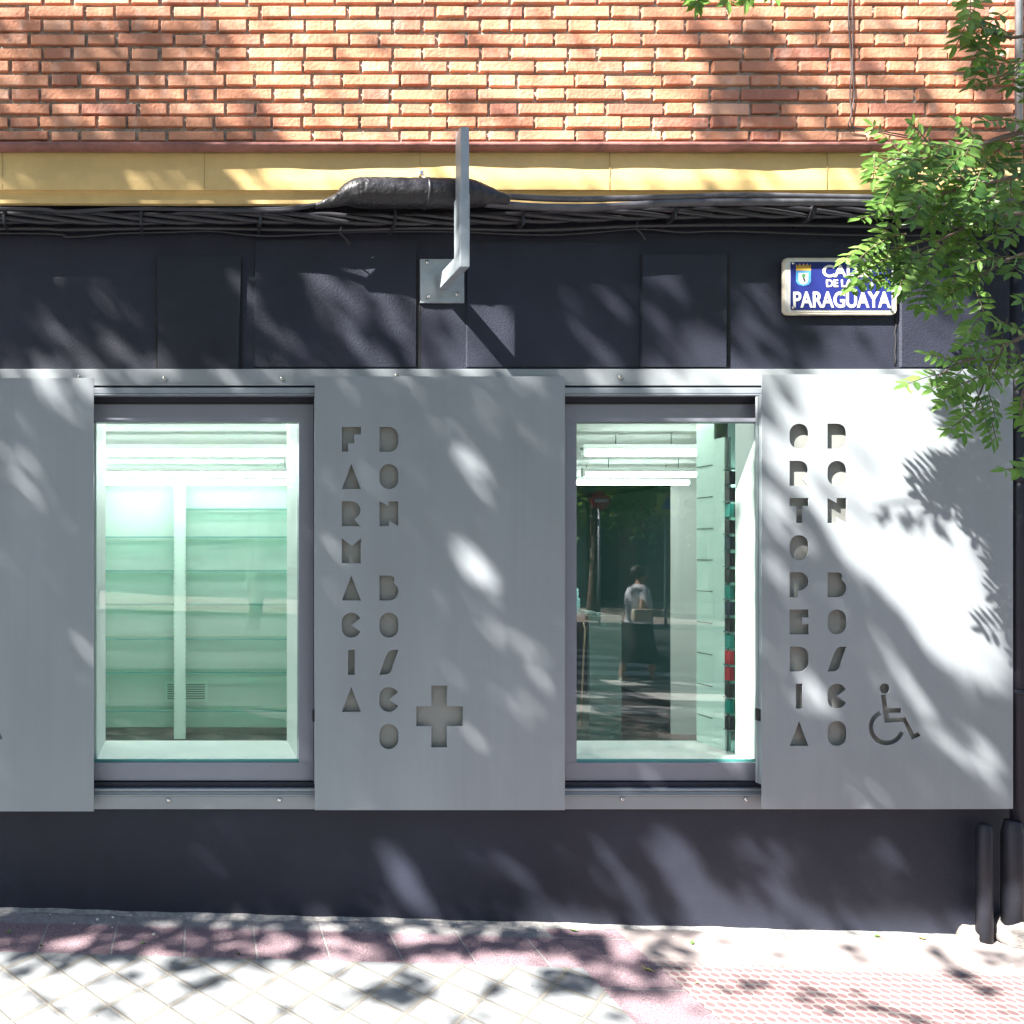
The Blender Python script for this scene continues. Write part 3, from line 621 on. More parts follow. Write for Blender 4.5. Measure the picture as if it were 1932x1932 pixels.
# rough concrete foot at the pipes
def rock(name, c, s, mat, seed, sub=3, amp=.18):
    rnd = random.Random(seed); bm = bmesh.new(); bmesh.ops.create_icosphere(bm, subdivisions=sub, radius=1)
    from mathutils import noise as nz
    for v in bm.verts:
        k = 1+amp*nz.noise(v.co*1.7+Vector((seed, 0, 0)))*2+amp*.4*nz.noise(v.co*5+Vector((0, seed, 0)))
        v.co = Vector((c[0]+v.co.x*s[0]*k, c[1]+v.co.y*s[1]*k, c[2]+v.co.z*s[2]*k))
    me = bpy.data.meshes.new(name); bm.to_mesh(me); bm.free()
    for p in me.polygons: p.use_smooth = sub > 2
    return link(name, me, mat)
tag(rock('concrete_foot', (X(1912, -.05), -.05, gz(3.4)+.03), (.085, .085, .075), M('rough_concrete', (.17, .16, .155), .9, var=.4, vscale=20, bump=1, bscale=60, bdist=.01), 3), 'rough grey concrete lump at the foot of the tall downpipe', 'concrete')
tag(rock('concrete_foot', (X(1838, -.02), -.01, gz(3.3)-.005), (.06, .05, .05), M('pale_concrete', (.3, .27, .24), .9, var=.4, vscale=20, bump=1, bscale=60, bdist=.01), 5), 'small pale mortar lump beside the short pipe cover', 'concrete')

# mortar fillet along the foot of the wall
q = MB(); nx = 220; vs = []
for i in range(nx+1):
    x = -3+8*i/nx; h = .004+.002*math.sin(x*9)+.0015*math.sin(x*31); d = .045+.012*math.sin(x*5+1)+.006*math.sin(x*23)
    vs += [(x, 0.002, gz(x)+h), (x, -d*.4, gz(x)+h*.6), (x, -d, gz(x)+.001)]
q.add(vs, [(i*3+j, (i+1)*3+j, (i+1)*3+j+1, i*3+j+1) for i in range(nx) for j in range(2)], 0, True)
q.build('mortar_fillet', ground_mat('mortar'), B)

# ------------------------------------------------------------------ interior things
for k, (d, pz) in enumerate(((4.41, 855), (5.59, 895.5), (6.02, 911))):
    yy = d-CAMD; z = EYE+(PY0-pz)*d/F
    for j, (a, b) in enumerate(((-1.35, .95), ((1098-PX0)*d/F if k < 2 else (1060-PX0)*d/F, (1330-PX0)*d/F if k < 2 else (1303-PX0)*d/F))):
        rown = ('nearest', 'middle', 'farthest')[k]; wn = ('over the shelving in the left window', 'in the right window')[j]
        o = empty('tube_light', ((a+b)/2, yy, z), '%s of the three lit fluorescent tubes %s' % (rown, wn), 'light', 'fluorescent tubes under the shop ceiling')
        MB().tube([(a+.02, yy, z), (b-.02, yy, z)], .0165, 12).build('tube', m_tube, o)
        q = MB(); q.box((a, yy-.02, z+.02), (b, yy+.02, z+.05)); q.box((a, yy-.014, z-.014), (a+.02, yy+.014, z+.03)); q.box((b-.02, yy-.014, z-.014), (b, yy+.014, z+.03)); q.build('housing', m_white, o)
        for xx_ in (a+.2, b-.2): MB().tube([(xx_, yy, z+.05), (xx_, yy, RC)], .003, 6).build('hanger', m_counter, o)
yy, z = .48, 2.225  # unseen tube row, added to even out the light near the windows
o = empty('tube_light', (1.8, yy, z), 'long unseen fluorescent row added above the windows to brighten the front of the shop', 'light', 'fluorescent tubes under the shop ceiling')
MB().tube([(-1.3, yy, z), (5.1, yy, z)], .0165, 12).build('tube', m_tube, o); MB().box((-1.35, yy-.02, z+.018), (5.15, yy+.02, z+.04)).build('housing', m_white, o)
sh = empty('shelf_unit', (0, RY1-.3, 0), 'pale green wall shelving with glass shelves seen through the left window', 'shelving')
ys = 8.06/4.2*3.2-CAMD; yb = RY1-.005
def sx(px): return (px-PX0)*(CAMD+ys)/F
def sz(py): return EYE-(py-PY0)*(CAMD+ys)/F
m_post = M('pale_green_metal', (.66, .82, .74), .45)
for (a, b) in ((328, 350.5), (176, 193), (550, 566)):
    q = MB(); q.box((sx(a), ys, 0.015), (sx(b), yb, sz(862 if a != 328 else 915)), 0, .002); q.build('upright', m_post, sh)
for (a, b) in ((328, 350.5), (193, 197), (548, 552)):
    q = MB()
    for i in range(34):
        z = .15+i*.048
        for xx_ in (sx(a)+.006, sx(b)-.006): q.box((xx_-.002, ys-.002, z), (xx_+.002, ys+.002, z+.006))
    if a == 328: q.build('slot_row', m_counter, sh)
def shelf(a, b, py):
    q = MB(); z = sz(py); q.box((sx(a), ys+.01, z-.005), (sx(b), yb-.02, z+.003)); o = q.build('glass_shelf', m_shelfglass, sh)
    e = MB(); e.box((sx(a), ys+.006, z-.005), (sx(b), ys+.0098, z+.003)); e.build('shelf_edge', m_glassedge, o)
for py in (1013, 1077, 1141, 1206, 1269, 1342): shelf(193, 328, py); shelf(350.5, 551, py)
shelf(350.5, 551, 960)
vg = empty('vent_grille', P(350, 1305, RY1), 'small slatted vent grille low on the back wall behind the shelving', 'vent')
q = MB(); ax, bx, az, bz = bw(316), bw(387), Z(1319, RY1), Z(1289, RY1)
q.box((ax-.02, RY1-.012, az-.02), (bx+.02, RY1-.003, bz+.02)); q.build('grille_plate', m_post, vg)
q = MB()
for i in range(7): z = az+(bz-az)*(i+.3)/7; q.box((ax, RY1-.016, z), (bx, RY1-.0125, z+.007))
q.build('slot', m_counter, vg)
q = MB(); q.box((bw(195), RY1-.012, Z(1327, RY1)), (bw(204), RY1-.002, Z(1306, RY1)), 0, .002); q.box((bw(198), RY1-.014, Z(1318, RY1)), (bw(200), RY1-.0125, Z(1314, RY1)))
tag(q.build('wall_socket', m_post), 'small pale wall socket low at the left end of the shelving', 'socket')
# counter seen through the right window
ct = empty('counter', (2.9, 2.4, 0), 'grey shop counter with a till seen dimly through the right window', 'counter')
d = 5.63; 
def cx(px): return (px-PX0)*d/F
zt = EYE-(1162-PY0)*d/F
q = MB(); q.box((cx(1112), d-CAMD, 0.0), (cx(1173), d-CAMD+.5, zt), 0, .004); q.build('front_block', m_counter, ct)
q = MB(); q.box((cx(1030), d-CAMD+.02, zt-.6), (cx(1111.5), d-CAMD+.6, zt+.0), 0, .004); q.build('side_block', M('dark_counter', (.02, .03, .035), .3), ct)
q = MB(); q.tube([(cx(1098), d-CAMD-.02, zt-.05), (cx(1101), d-CAMD-.02, zt-.1), (cx(1092), d-CAMD-.02, .25)], .006, 6); q.build('trim', M('brass_trim', (.4, .3, .2), .4), ct)
q = MB(); q.box((cx(1118), d-CAMD+.1, zt+.001), (cx(1135), d-CAMD+.3, zt+.03), 0, .004); q.box((cx(1140), d-CAMD+.12, zt+.001), (cx(1156), d-CAMD+.25, zt+.012), 0, .002)
tag(q.build('till', M('till_grey', (.3, .42, .42), .4)), 'small pale till and tray on top of the grey counter', 'till')
q = MB(); p = Vector((cx(1106), d-CAMD+.15, zt+.001)); q.tube([p, p+Vector((0, 0, .12)), p+Vector((0, 0, .13)), p+Vector((0, 0, .2))], [.03, .03, .02, .02], 12); tag(q.build('bottle', M('pale_blue_plastic', (.3, .55, .6), .3)), 'pale blue dispenser bottle on the dark counter in the right window', 'bottle')
# wing wall standing in the back room opening
ds = empty('display_shelf', (2.55, .2, SZ), 'narrow pale green display shelf lining the right side of the right window', 'shelf')
b = IW1[1]
q = MB(); q.box((b, .30, SZ), (b+.012, RY0, LZ+.1)); q.box((b, .232, SZ), (b+.012, .2995, LZ-.04)); q.build('side_panel', m_post, ds)
q = MB(); q.box((b+.015, .166, SZ), (b+.03, .232, LZ+.1)); q.build('mirror_strip', M('mirror_glass', (.35, .55, .5), .05, metal=.9), ds)
for k in range(9):
    z = SZ+.10+k*.15
    MB().box((b-.012, .185, z), (b+.014, .225, z+.004)).build('bracket', m_counter, ds); MB().box((b-.006, .31, z+.03), (b-.0002, .41, z+.034)).build('bracket', m_counter, ds)
pr = [(.02, .02, .02), (.02, .25, .2), (.45, .03, .04), (.5, .5, .5), (.02, .03, .05)]
mats_p = [M('product_%d' % i, c, .4) for i, c in enumerate(pr)]
idx = 0
for k in range(16):
    z = SZ+.105+k*.075
    if z > LZ-.15: break
    q = MB(); q.box((b-.008, .19, z), (b+.0135, .222, z+.06), 0, .002); o = q.build('product_box', mats_p[(0, 1, 0, 2, 2, 1, 0, 4, 1, 0, 0, 4, 0, 1, 0, 0)[k]])
    tag(o, 'small %s carton number %s up the column in the right window' % (('black', 'green', 'black', 'red', 'red', 'green', 'black', 'navy', 'green', 'black', 'black', 'navy', 'black', 'green', 'black', 'black')[k], ('one', 'two', 'three', 'four', 'five', 'six', 'seven', 'eight', 'nine', 'ten', 'eleven', 'twelve', 'thirteen', 'fourteen', 'fifteen', 'sixteen')[k]), 'carton', 'cartons stacked up the display shelf')

# ------------------------------------------------------------------ foliage
def quads_mesh(name, cen, nrm, size, mat, parent, aspect=.55):
    n = len(cen); r = rng.normal(size=(n, 3)); t = np.cross(nrm, r); t /= np.linalg.norm(t, axis=1)[:, None]; b = np.cross(nrm, t)
    s = size[:, None]; dr = nrm*s*.12
    v = np.stack([cen-t*s, cen-b*s*aspect+dr, cen+t*s, cen+b*s*aspect+dr], 1).reshape(-1, 3)
    me = bpy.data.meshes.new(name); me.vertices.add(4*n); me.vertices.foreach_set('co', v.ravel().astype(np.float32))
    me.loops.add(4*n); me.loops.foreach_set('vertex_index', np.arange(4*n, dtype=np.int32))
    me.polygons.add(n); me.polygons.foreach_set('loop_start', np.arange(0, 4*n, 4, dtype=np.int32)); me.polygons.foreach_set('loop_total', np.full(n, 4, dtype=np.int32))
    me.update(calc_edges=True); a = me.attributes.new('tint', 'FLOAT', 'POINT'); a.data.foreach_set('value', np.repeat(rng.random(n), 4).astype(np.float32))
    return link(name, me, mat, parent)
def rand_normals(n, up=.6):
    v = rng.normal(size=(n, 3)); v[:, 2] = np.abs(v[:, 2])+up; return v/np.linalg.norm(v, axis=1)[:, None]
def limb(mb, a, b, r0, r1, sag=.15, seed=0, n=8):
    rnd = random.Random(seed); a, b = Vector(a), Vector(b); pts = []
    off = Vector((rnd.uniform(-1, 1), rnd.uniform(-1, 1), 0))*(b-a).length*.06
    for i in range(n+1):
        t = i/n; pts.append(a.lerp(b, t)+off*math.sin(math.pi*t)+Vector((0, 0, sag*(b-a).length*math.sin(math.pi*t)*.3)))
    mb.tube(pts, [r0+(r1-r0)*i/n for i in range(n+1)], 9); return pts
# --- how open the crown is along the sun's rays that reach the shopfront (sun flecks measured on the photo)
SH = []
def e(cx, cy, a, b, ang, T):
    g = 1 if T >= .3 and b < 40 and cy < 1727 else 0
    k = .35 if 700 < cy < 1530 else 1
    SH.append((cx, cy, a+9*g*k, b+6*g*k, R(ang), T))
for it in [
 # brickwork
 (900, 120, 430, 260, 0, .9), (650, 150, 200, 120, 10, .75), (300, 200, 260, 45, -8, .45), (120, 60, 120, 10, -20, .2), (420, 190, 130, 60, -20, .6), (1150, 150, 200, 200, 0, .95),
 (1650, 120, 160, 200, 0, .62), (1850, 60, 90, 90, 0, .6), (1850, 220, 140, 40, 0, .6),
 # cornice
 (1080, 330, 620, 60, 0, .9), (280, 320, 90, 35, -25, .25), (1750, 340, 220, 60, 0, .8), (1500, 390, 520, 40, 0, .8),
 # dark band
 (650, 600, 135, 30, 52, .65), (725, 575, 100, 34, 48, .6), (770, 640, 80, 20, 50, .45), (500, 600, 75, 15, 55, .4), (225, 590, 60, 24, 45, .16), (215, 655, 50, 14, 45, .3), (130, 655, 40, 12, 45, .2),
 (900, 585, 120, 46, 50, .9), (860, 640, 90, 32, 50, .6), (825, 560, 60, 50, 30, .93), (1110, 620, 90, 26, 50, .25), (1180, 600, 70, 20, 50, .2), (1250, 540, 60, 40, 50, .5), (1340, 660, 50, 22, 50, .5), (1270, 650, 50, 20, 60, .4),
 (1420, 560, 60, 40, 40, .5), (1440, 650, 60, 30, 40, .4), (1590, 540, 110, 60, 0, .85), (1620, 640, 80, 60, 20, .85), (1760, 620, 100, 90, 0, .85), (1520, 610, 40, 30, 40, .5),
 # top fascia
 (90, 702, 45, 14, 40, .45), (180, 710, 35, 14, 40, .35), (310, 700, 30, 10, 40, .3), (830, 712, 30, 10, 40, .25), (985, 705, 30, 12, 40, .35), (1150, 706, 60, 18, 20, .4), (1330, 712, 110, 26, 0, .85),
 # left shutter
 (105, 758, 72, 19, 52, .5), (162, 735, 34, 12, 55, .35), (50, 885, 82, 26, 60, .42), (5, 770, 30, 10, 55, .15),
 # middle shutter
 (893, 890, 60, 24, 52, .55), (948, 925, 60, 14, 54, .2), (900, 1070, 66, 23, 48, .95), (995, 1242, 70, 20, 50, .29), (936, 1192, 22, 15, 50, .16), (650, 1072, 56, 18, 52, .24), (785, 728, 46, 18, 45, .2), (1035, 735, 55, 16, 50, .22), (645, 730, 30, 12, 50, .2), (970, 1330, 50, 10, 50, .08), (820, 980, 70, 9, 55, .08), (660, 1500, 25, 10, 30, .3),
 # right shutter
 (1760, 820, 260, 190, 35, .97), (1600, 800, 160, 90, 20, .95), (1700, 1000, 240, 110, 42, .96), (1800, 1180, 150, 70, 50, .9), (1470, 860, 60, 26, 58, .75), (1480, 980, 80, 26, 52, .55), (1462, 1090, 60, 22, 52, .4), (1500, 1270, 95, 28, 50, .42), (1708, 1320, 120, 30, 55, .5), (1850, 1440, 90, 34, 50, .62), (1600, 1490, 50, 14, 40, .35), (1450, 1500, 30, 16, 50, .3),
 (1430, 720, 60, 30, 0, .85), (1335, 1060, 45, 330, 0, .95),
 # low wall
 (765, 1662, 84, 24, 60, .95), (400, 1640, 52, 18, 58, .2), (390, 1700, 22, 16, 60, .12), (1005, 1685, 78, 22, 55, .45), (1085, 1725, 50, 16, 40, .35), (1165, 1640, 86, 20, 55, .35), (1290, 1650, 160, 30, 58, .9), (1350, 1710, 90, 36, 50, .85), (1480, 1680, 150, 24, 58, .8), (1400, 1640, 90, 18, 58, .45), (1500, 1590, 50, 26, 50, .6), (1665, 1600, 48, 20, 60, .35), (1660, 1670, 56, 22, 60, .3),
 # pavement along the wall
 (124, 1782, 42, 12, -8, .8), (348, 1772, 30, 12, 0, .5), (283, 1737, 28, 8, 0, .5), (379, 1729, 32, 9, 0, .55), (525, 1782, 36, 17, 0, .85), (616, 1752, 34, 11, 0, .75), (616, 1779, 36, 12, 0, .9), (616, 1806, 38, 12, 0, .9), (778, 1767, 42, 17, 0, .9), (840, 1762, 22, 14, 0, .6), (712, 1804, 26, 13, 0, .6), (808, 1812, 40, 12, 0, .7), (885, 1810, 36, 12, 0, .7), (303, 1803, 36, 9, 0, .7), (960, 1812, 30, 14, 0, .7), (360, 1806, 20, 8, 0, .6),
 (1110, 1752, 60, 10, 5, .85), (1020, 1808, 50, 16, 0, .75), (1190, 1785, 46, 24, 0, .85), (1260, 1762, 40, 8, 0, .3),
 ]: e(*it)
DK = [(1340, 60, 120, 50, 70, .25), (1400, 160, 110, 45, 60, .2), (1490, 240, 110, 28, 10, .3), (1560, 80, 30, 90, 0, .35), (900, 90, 60, 16, 20, .6), (930, 225, 70, 22, 10, .4), (1880, 130, 60, 30, 0, .2), (1895, 900, 42, 260, 0, .08), (1430, 1230, 12, 300, 0, .5),
      (1330, 590, 45, 45, 0, .1), (1450, 590, 110, 22, 42, .12), (1800, 250, 90, 15, 10, .2), (1680, 190, 60, 14, 0, .4), (1505, 790, 110, 10, 60, .72), (1530, 930, 120, 12, 50, .6),
      (60, 1830, 70, 10, -8, .25), (227, 1845, 44, 15, -10, .2), (384, 1852, 44, 13, -12, .2), (757, 1865, 58, 28, -5, .16), (217, 1912, 36, 14, 0, .4), (929, 1865, 26, 14, 0, .3), (1072, 1855, 72, 23, 5, .18), (350, 1822, 50, 9, 0, .3), (470,1822,40,6,0,.4),
      (1215, 1845, 80, 34, 10, .35), (1270, 1800, 55, 24, 15, .35), (1810, 1835, 90, 12, 38, .25), (1600, 1795, 60, 12, 20, .5), (1890, 1812, 50, 14, 20, .3), (1650, 1915, 130, 10, 5, .4), (1430, 1865, 130, 12, 5, .55), (1560, 1890, 120, 12, 8, .4)]
DK = [(a, b, c, d, R(g), t) for (a, b, c, d, g, t) in DK]
def ell(px, py, s):
    cx, cy, a, b, an, T = s; dx, dy = px-cx, py-cy; u = (dx*math.cos(an)+dy*math.sin(an))/a; v = (-dx*math.sin(an)+dy*math.cos(an))/b
    return u*u+v*v
def openness(px, py, zone):
    """zone 0 wall, 1 ground"""
    T = np.full(px.shape, .012); T = np.where((zone == 0) & (py < 268), .14, T)
    if True:
        T = np.where((zone == 1) & (px < 1150), np.where(py > 1815, .97, .10), T)
        T = np.where((zone == 1) & (px >= 1150), np.where(px < 1300, np.where(py > 1885, .95, .28), np.where(py > 1765, .97, .8)), T)
    for s in SH:
        if (s[1] < 1738 and s[0] < 2000) or s[1] >= 1730: pass
        isg = s[1] > 1727 and not (s[0] == 1350 or s[0] == 1480 or s[0] == 1085)
        r = ell(px, py, s); q = s[5]*np.clip((1.15-r)/.3, 0, 1)
        T = np.where((zone == (1 if isg else 0)), np.maximum(T, q), T)
    # faint oblique band of light across the middle shutter
    dl = np.abs((py-930)+(px-600)*.45)/1.1; T = np.where((zone == 0) & (dl < 14) & (px > 600) & (px < 1010), np.maximum(T, .24), T)
    for s in DK:
        isg = s[1] > 1727; r = ell(px, py, s); q = np.clip((1.2-r)/.4, 0, 1)
        T = np.where((zone == (1 if isg else 0)), T*(1-q)+np.minimum(T, s[5])*q, T)
    return np.clip(T, .008, .995)
def crown_over_front():
    S = np.array(SUN[:]); N = 95000
    # sample hit points over front wall and near pavement, then climb back along the ray into the crown
    nw = int(N*.70); coin = rng.random(nw) < .5
    hx = rng.uniform(-1.6, 4.6, N); hy = np.zeros(N); hz = rng.uniform(0, 3.75, N)
    hy[nw:] = rng.uniform(-1.5, 0, N-nw); hx[nw:] = rng.uniform(-1.6, 4.6, N-nw)
    zone = np.zeros(N, int); zone[nw:] = 1; hz[nw:] = gz(hx[nw:])
    for _ in range(2):
        py = PY0+(EYE-hz)*F/(CAMD+hy); 
        hy[:nw] = np.where(py[:nw] < 388, -.12, np.where((py[:nw] > np.where(coin, 640, 698)) & (py[:nw] < 1530), -.075, 0.0))
    # rays into the strip under the cornice and under the shutters are stopped by those already
    ok = hz > gz(hx)-.001; pz = PY0+(EYE-hz)*F/(CAMD+hy); ok &= ~((zone == 0) & (hy == 0) & (((pz > 388) & (pz < 500)) | ((pz > 1528) & (pz < 1580))))
    px = PX0+hx*F/(CAMD+hy); py = PY0+(EYE-hz)*F/(CAMD+hy)
    sh_ = (zone == 0) & (py > 640) & (py < 702) & (hy < -.05)
    T = openness(np.where(sh_, px+38, px), np.where(sh_, py+44, py), zone)
    # thin out beyond the frame
    T = np.where(px > 2050, .5, T); T = np.where((py < -40) & (px > 400), np.maximum(T, .6), T)
    dens = np.where(zone == 0, N*.70/(6.2*3.75*abs(S[1])), N*.30/(6.2*1.5*abs(S[2])))   # leaves per square metre across the ray
    leafA = .0021*.62; LAI = dens*leafA
    keep = rng.random(N) < np.clip(-np.log(T)/LAI, 0, 1)
    ok &= keep
    t = rng.uniform(5.6, 8.2, N)
    cen = np.stack([hx, hy, hz], 1)-S[None, :]*t[:, None]
    return cen[ok], LAI
cen, LAI = crown_over_front()
tr = empty('street_tree', (-5.6, -2.2, gz(-5.6)), 'leafy street tree standing left of the camera that dapples the shopfront', 'tree')
n = len(cen); nr = rand_normals(n, .2); S_ = np.array(SUN[:])
nr = nr*.8-S_[None, :]*.9; nr /= np.linalg.norm(nr, axis=1)[:, None]
quads_mesh('crown', cen, nr, rng.uniform(.034, .046, n), m_leafc, tr, .55)
q = MB(); limb(q, (-5.6, -2.2, gz(-5.6)-.1), (-4.9, -2.5, 4.2), .17, .11, 0, 1); q.build('trunk', m_bark, tr)
lo = cen.min(0); hi = cen.max(0); 
q = MB(); hub = Vector((-4.9, -2.5, 4.2))
for i in range(9):
    c = cen[cen[:, 0] < -3.4][int(rng.integers(0, (cen[:, 0] < -3.4).sum()))]; tip = Vector(c); tip.z += 1.0 if tip.z < 5.4 else .3
    limb(q, hub, tip+Vector((-.6, -.6, .9)), .06, .012, .4, i+5)
q.build('branch', m_bark, tr)

# unseen kerb tree, added to cut light bounced off pavement and near lane
def kerb_crown():
    N = 60000; S = np.array(SUN[:]); hx = rng.uniform(-7, 9, N); hy = rng.uniform(-8.5, -1.45, N); t = rng.uniform(6.0, 8.6, N)
    ph = np.sin(hx*1.9+np.sin(hy*2.3)*1.5)+np.sin(hy*2.7+hx*.8)+np.sin(hx*4.3-hy*3.9)*.7
    ok = ~((hx > 5.9) & (hx < 8.6) & (hy > -8.2) & (hy < -5.9)) & (ph < 1.25) & (hy < -1.5-.12*np.sin(hx*3)) & (rng.random(N) < .8)
    return (np.stack([hx, hy, gz(hx)], 1)-S[None, :]*t[:, None])[ok]
ck = kerb_crown(); t2 = empty('street_tree', (-3.2, -6.5, gz(-3.2)), 'unseen street tree added at the kerb behind the camera to shade the pavement', 'tree')
quads_mesh('crown', ck, rand_normals(len(ck), .4), rng.uniform(.055, .075, len(ck)), m_leafc, t2, .6)
q = MB(); limb(q, (-3.2, -6.5, gz(-3.2)-.2), (-3.0, -6.4, 3.9), .18, .12, 0, 3); q.build('trunk', m_bark, t2)
q = MB()
for i in range(9):
    c = ck[int(rng.integers(0, len(ck)))]; limb(q, (-3.0, -6.4, 3.9), tuple(c), .07, .015, .3, 60+i)
q.build('branch', m_bark, t2)
# other street trees
def street_tree(x, y, h, r, nleaf, lab, seed, group='trees along the far side of the street', leaf=.16):
    o = empty('street_tree', (x, y, gz(x)), lab, 'tree', group)
    rs_ = np.random.default_rng(seed); k = 26
    cc = rs_.normal(size=(k, 3)); cc /= np.linalg.norm(cc, axis=1)[:, None]; cc *= (rs_.random(k)**.5)[:, None]*np.array([r, r, r*.75])*.8; cc += np.array([x, y, h])
    w_i = rs_.integers(0, k, nleaf); p = rs_.normal(size=(nleaf, 3))*r*.2+cc[w_i]
    quads_mesh('crown', p, rand_normals(nleaf, .3), rs_.uniform(leaf*.6, leaf, nleaf), m_leaff, o, .6)
    q = MB(); limb(q, (x, y, gz(x)-.2), (x+.1, y, h*.6), .16, .1, 0, seed)
    for i in range(6): limb(q, (x+.1, y, h*.6), tuple(cc[i]), .06, .015, .2, seed+i)
    q.build('trunk', m_bark, o)
tl = ['tree with a dark trunk mirrored beside the no entry sign', 'leftmost leafy tree mirrored in the right window', 'tree farther along the opposite pavement', 'tree over the crossing on the opposite pavement', 'bushy tree beyond the opposite pavement', 'tall tree beyond the opposite pavement', 'shade tree on the kerb behind the camera', 'tree at the far right end of the opposite pavement']
for i, (x, y, h, r) in enumerate(((11.4, -17.6, 5.0, 2.6), (12.6, -23, 4.6, 3.0), (16.5, -21.5, 4.6, 3.0), (2.0, -17.8, 6.4, 3.1), (20.5, -22, 4.8, 3.4), (15.5, -27, 5.2, 4.4), (1.5, -13.5, 7.2, 3.2), (26, -22, 5.5, 4))):
    street_tree(x, y, h, r, 4200, tl[i], 40+i)

# --- branches of the robinia reaching in from the right
class Leaves:
    def __init__(s): s.v = []; s.f = []; s.t = []
    def leaflet(s, base, d, side, nrm, L, W, t):
        b = len(s.v); m1 = base+d*L*.35-nrm*W*.12; m2 = base+d*L*.72-nrm*W*.14; tip = base+d*L-nrm*W*.25
        s.v += [base, base+d*L*.28+side*W*.5, base+d*L*.68+side*W*.46, tip, base+d*L*.68-side*W*.46, base+d*L*.28-side*W*.5, m1, m2]
        s.f += [(b, b+1, b+6), (b+1, b+2, b+7, b+6), (b+2, b+3, b+7), (b+3, b+4, b+7), (b+4, b+5, b+6, b+7), (b+5, b, b+6)]; s.t += [t]*8
    def frond(s, twig, base, d, nrm, L, n=8, lw=.018, ll=.050, droop=.5, tone=.5):
        d = d.normalized(); nrm = (nrm-d*nrm.dot(d)).normalized(); pts = [base.copy()]; p = base.copy(); dd = d.copy()
        step = L/(n+1); out = []
        for i in range(n+1):
            dd = (dd+Vector((0, 0, -1))*droop*.12+Vector((random.uniform(-1, 1), random.uniform(-1, 1), random.uniform(-1, 1)))*.03).normalized()
            p = p+dd*step; pts.append(p.copy()); out.append((p.copy(), dd.copy()))
        twig.tube(pts, [.0016]*len(pts), 4, caps=False)
        for i, (q, t) in enumerate(out):
            nn = (nrm-t*nrm.dot(t)).normalized(); side = t.cross(nn).normalized(); k = ll*(1-.35*abs(i/n-.45))*random.uniform(.85, 1.1)
            for sg_ in (-1, 1):
                if random.random() < .05: continue
                ld = (side*sg_+t*.35+nn*random.uniform(-.35, .1)+Vector((0, 0, -.25*droop))).normalized()
                ln_ = (nn+Vector((random.uniform(-.6, .6), random.uniform(-.5, .5), random.uniform(-.6, .6)))).normalized(); ln_ = (ln_-ld*ln_.dot(ld)).normalized()
                s.leaflet(q, ld, ld.cross(ln_), ln_, k, lw*random.uniform(.75, 1.15), min(1, max(0, tone+random.uniform(-.4, .4))))
        q, t = out[-1]; nn = (nrm-t*nrm.dot(t)).normalized(); s.leaflet(q, t, t.cross(nn), nn, ll, lw, tone)
LV = Leaves(); TW = MB(); BR = MB()
def fr(px, py, ang, Lpx, y=-.5, tone=.55, droop=.5, n=None, tilt=None):
    """leaf frond whose stalk starts at (px, py); ang clockwise from +x on the print"""
    b_ = P(px, py, y); d_ = Vector((math.cos(R(ang)), random.uniform(-.35, .25), -math.sin(R(ang))))
    L = Lpx*.84*(CAMD+y)/F; b_.x += .022; nn = Vector((random.uniform(-.4, .4), -1+random.uniform(-.2, .3), random.uniform(.2, 1.0))) if tilt is None else tilt
    LV.frond(TW, b_, d_, nn, L*1.12, n or max(4, int(L/.0235)), droop=droop, tone=tone)
def bough(pts, r0, r1):
    pp = path(pts, n=5); BR.tube(pp, [r0+(r1-r0)*i/(len(pp)-1) for i in range(len(pp))], 7)
    return pp
def dress(pts, n, y, Lr=(60, 110), spread=60, tone=.55, droop=.5):
    """fronds along a bough given by print points, leaning along it"""
    n = int(n*.8)
    for k in range(n):
        t = (k+random.random()*.8)/n*(len(pts)-1); i = min(int(t), len(pts)-2); f_ = t-i
        px = pts[i][0]*(1-f_)+pts[i+1][0]*f_; py = pts[i][1]*(1-f_)+pts[i+1][1]*f_
        a = math.degrees(math.atan2(pts[i+1][1]-pts[i][1], pts[i+1][0]-pts[i][0]))
        fr(px, py, a+random.choice((-1, 1))*random.uniform(15, spread), random.uniform(*Lr), y+random.uniform(-.1, .12), tone+random.uniform(-.15, .2), droop)
def BD(pts, y, r0, r1, n, **k):
    bough([(a, b_, y) for a, b_ in pts], r0, r1); dress(pts, n, y, **k)
random.seed(21)
BD([(2150, 150), (1990, 230), (1880, 262), (1800, 290), (1740, 300), (1690, 300)], -.52, .012, .003, 22, spread=70)
BD([(2150, 240), (1960, 320), (1860, 345), (1780, 365), (1720, 385), (1670, 410)], -.50, .011, .003, 24, spread=70)
BD([(2120, 380), (1950, 400), (1870, 410), (1800, 440), (1740, 470), (1690, 480)], -.47, .010, .002, 22, spread=65)
BD([(1860, 345), (1790, 335), (1730, 330), (1680, 330)], -.55, .005, .002, 12)
BD([(2120, 430), (1960, 470), (1880, 500), (1830, 540)], -.45, .009, .003, 12)
BD([(2100, 560), (1960, 620), (1900, 650), (1850, 672), (1800, 690), (1765, 715)], -.50, .009, .002, 12, Lr=(55, 90), spread=60)
BD([(1900, 650), (1870, 690), (1850, 740), (1840, 770)], -.48, .004, .002, 5, Lr=(50, 80))
BD([(2120, 620), (1990, 680), (1935, 730), (1925, 790)], -.45, .008, .003, 7, Lr=(50, 80))
BD([(2150, -60), (1990, 40), (1920, 70), (1870, 60), (1830, 40)], -.5, .010, .002, 8, Lr=(60, 90), tone=.35)
BD([(1990, 40), (1930, 110), (1890, 150)], -.48, .005, .002, 5, Lr=(60, 80), tone=.3)
BD([(2100, -60), (1900, -30), (1830, -20), (1790, 0)], -.55, .006, .002, 5, Lr=(60, 85), tone=.6)
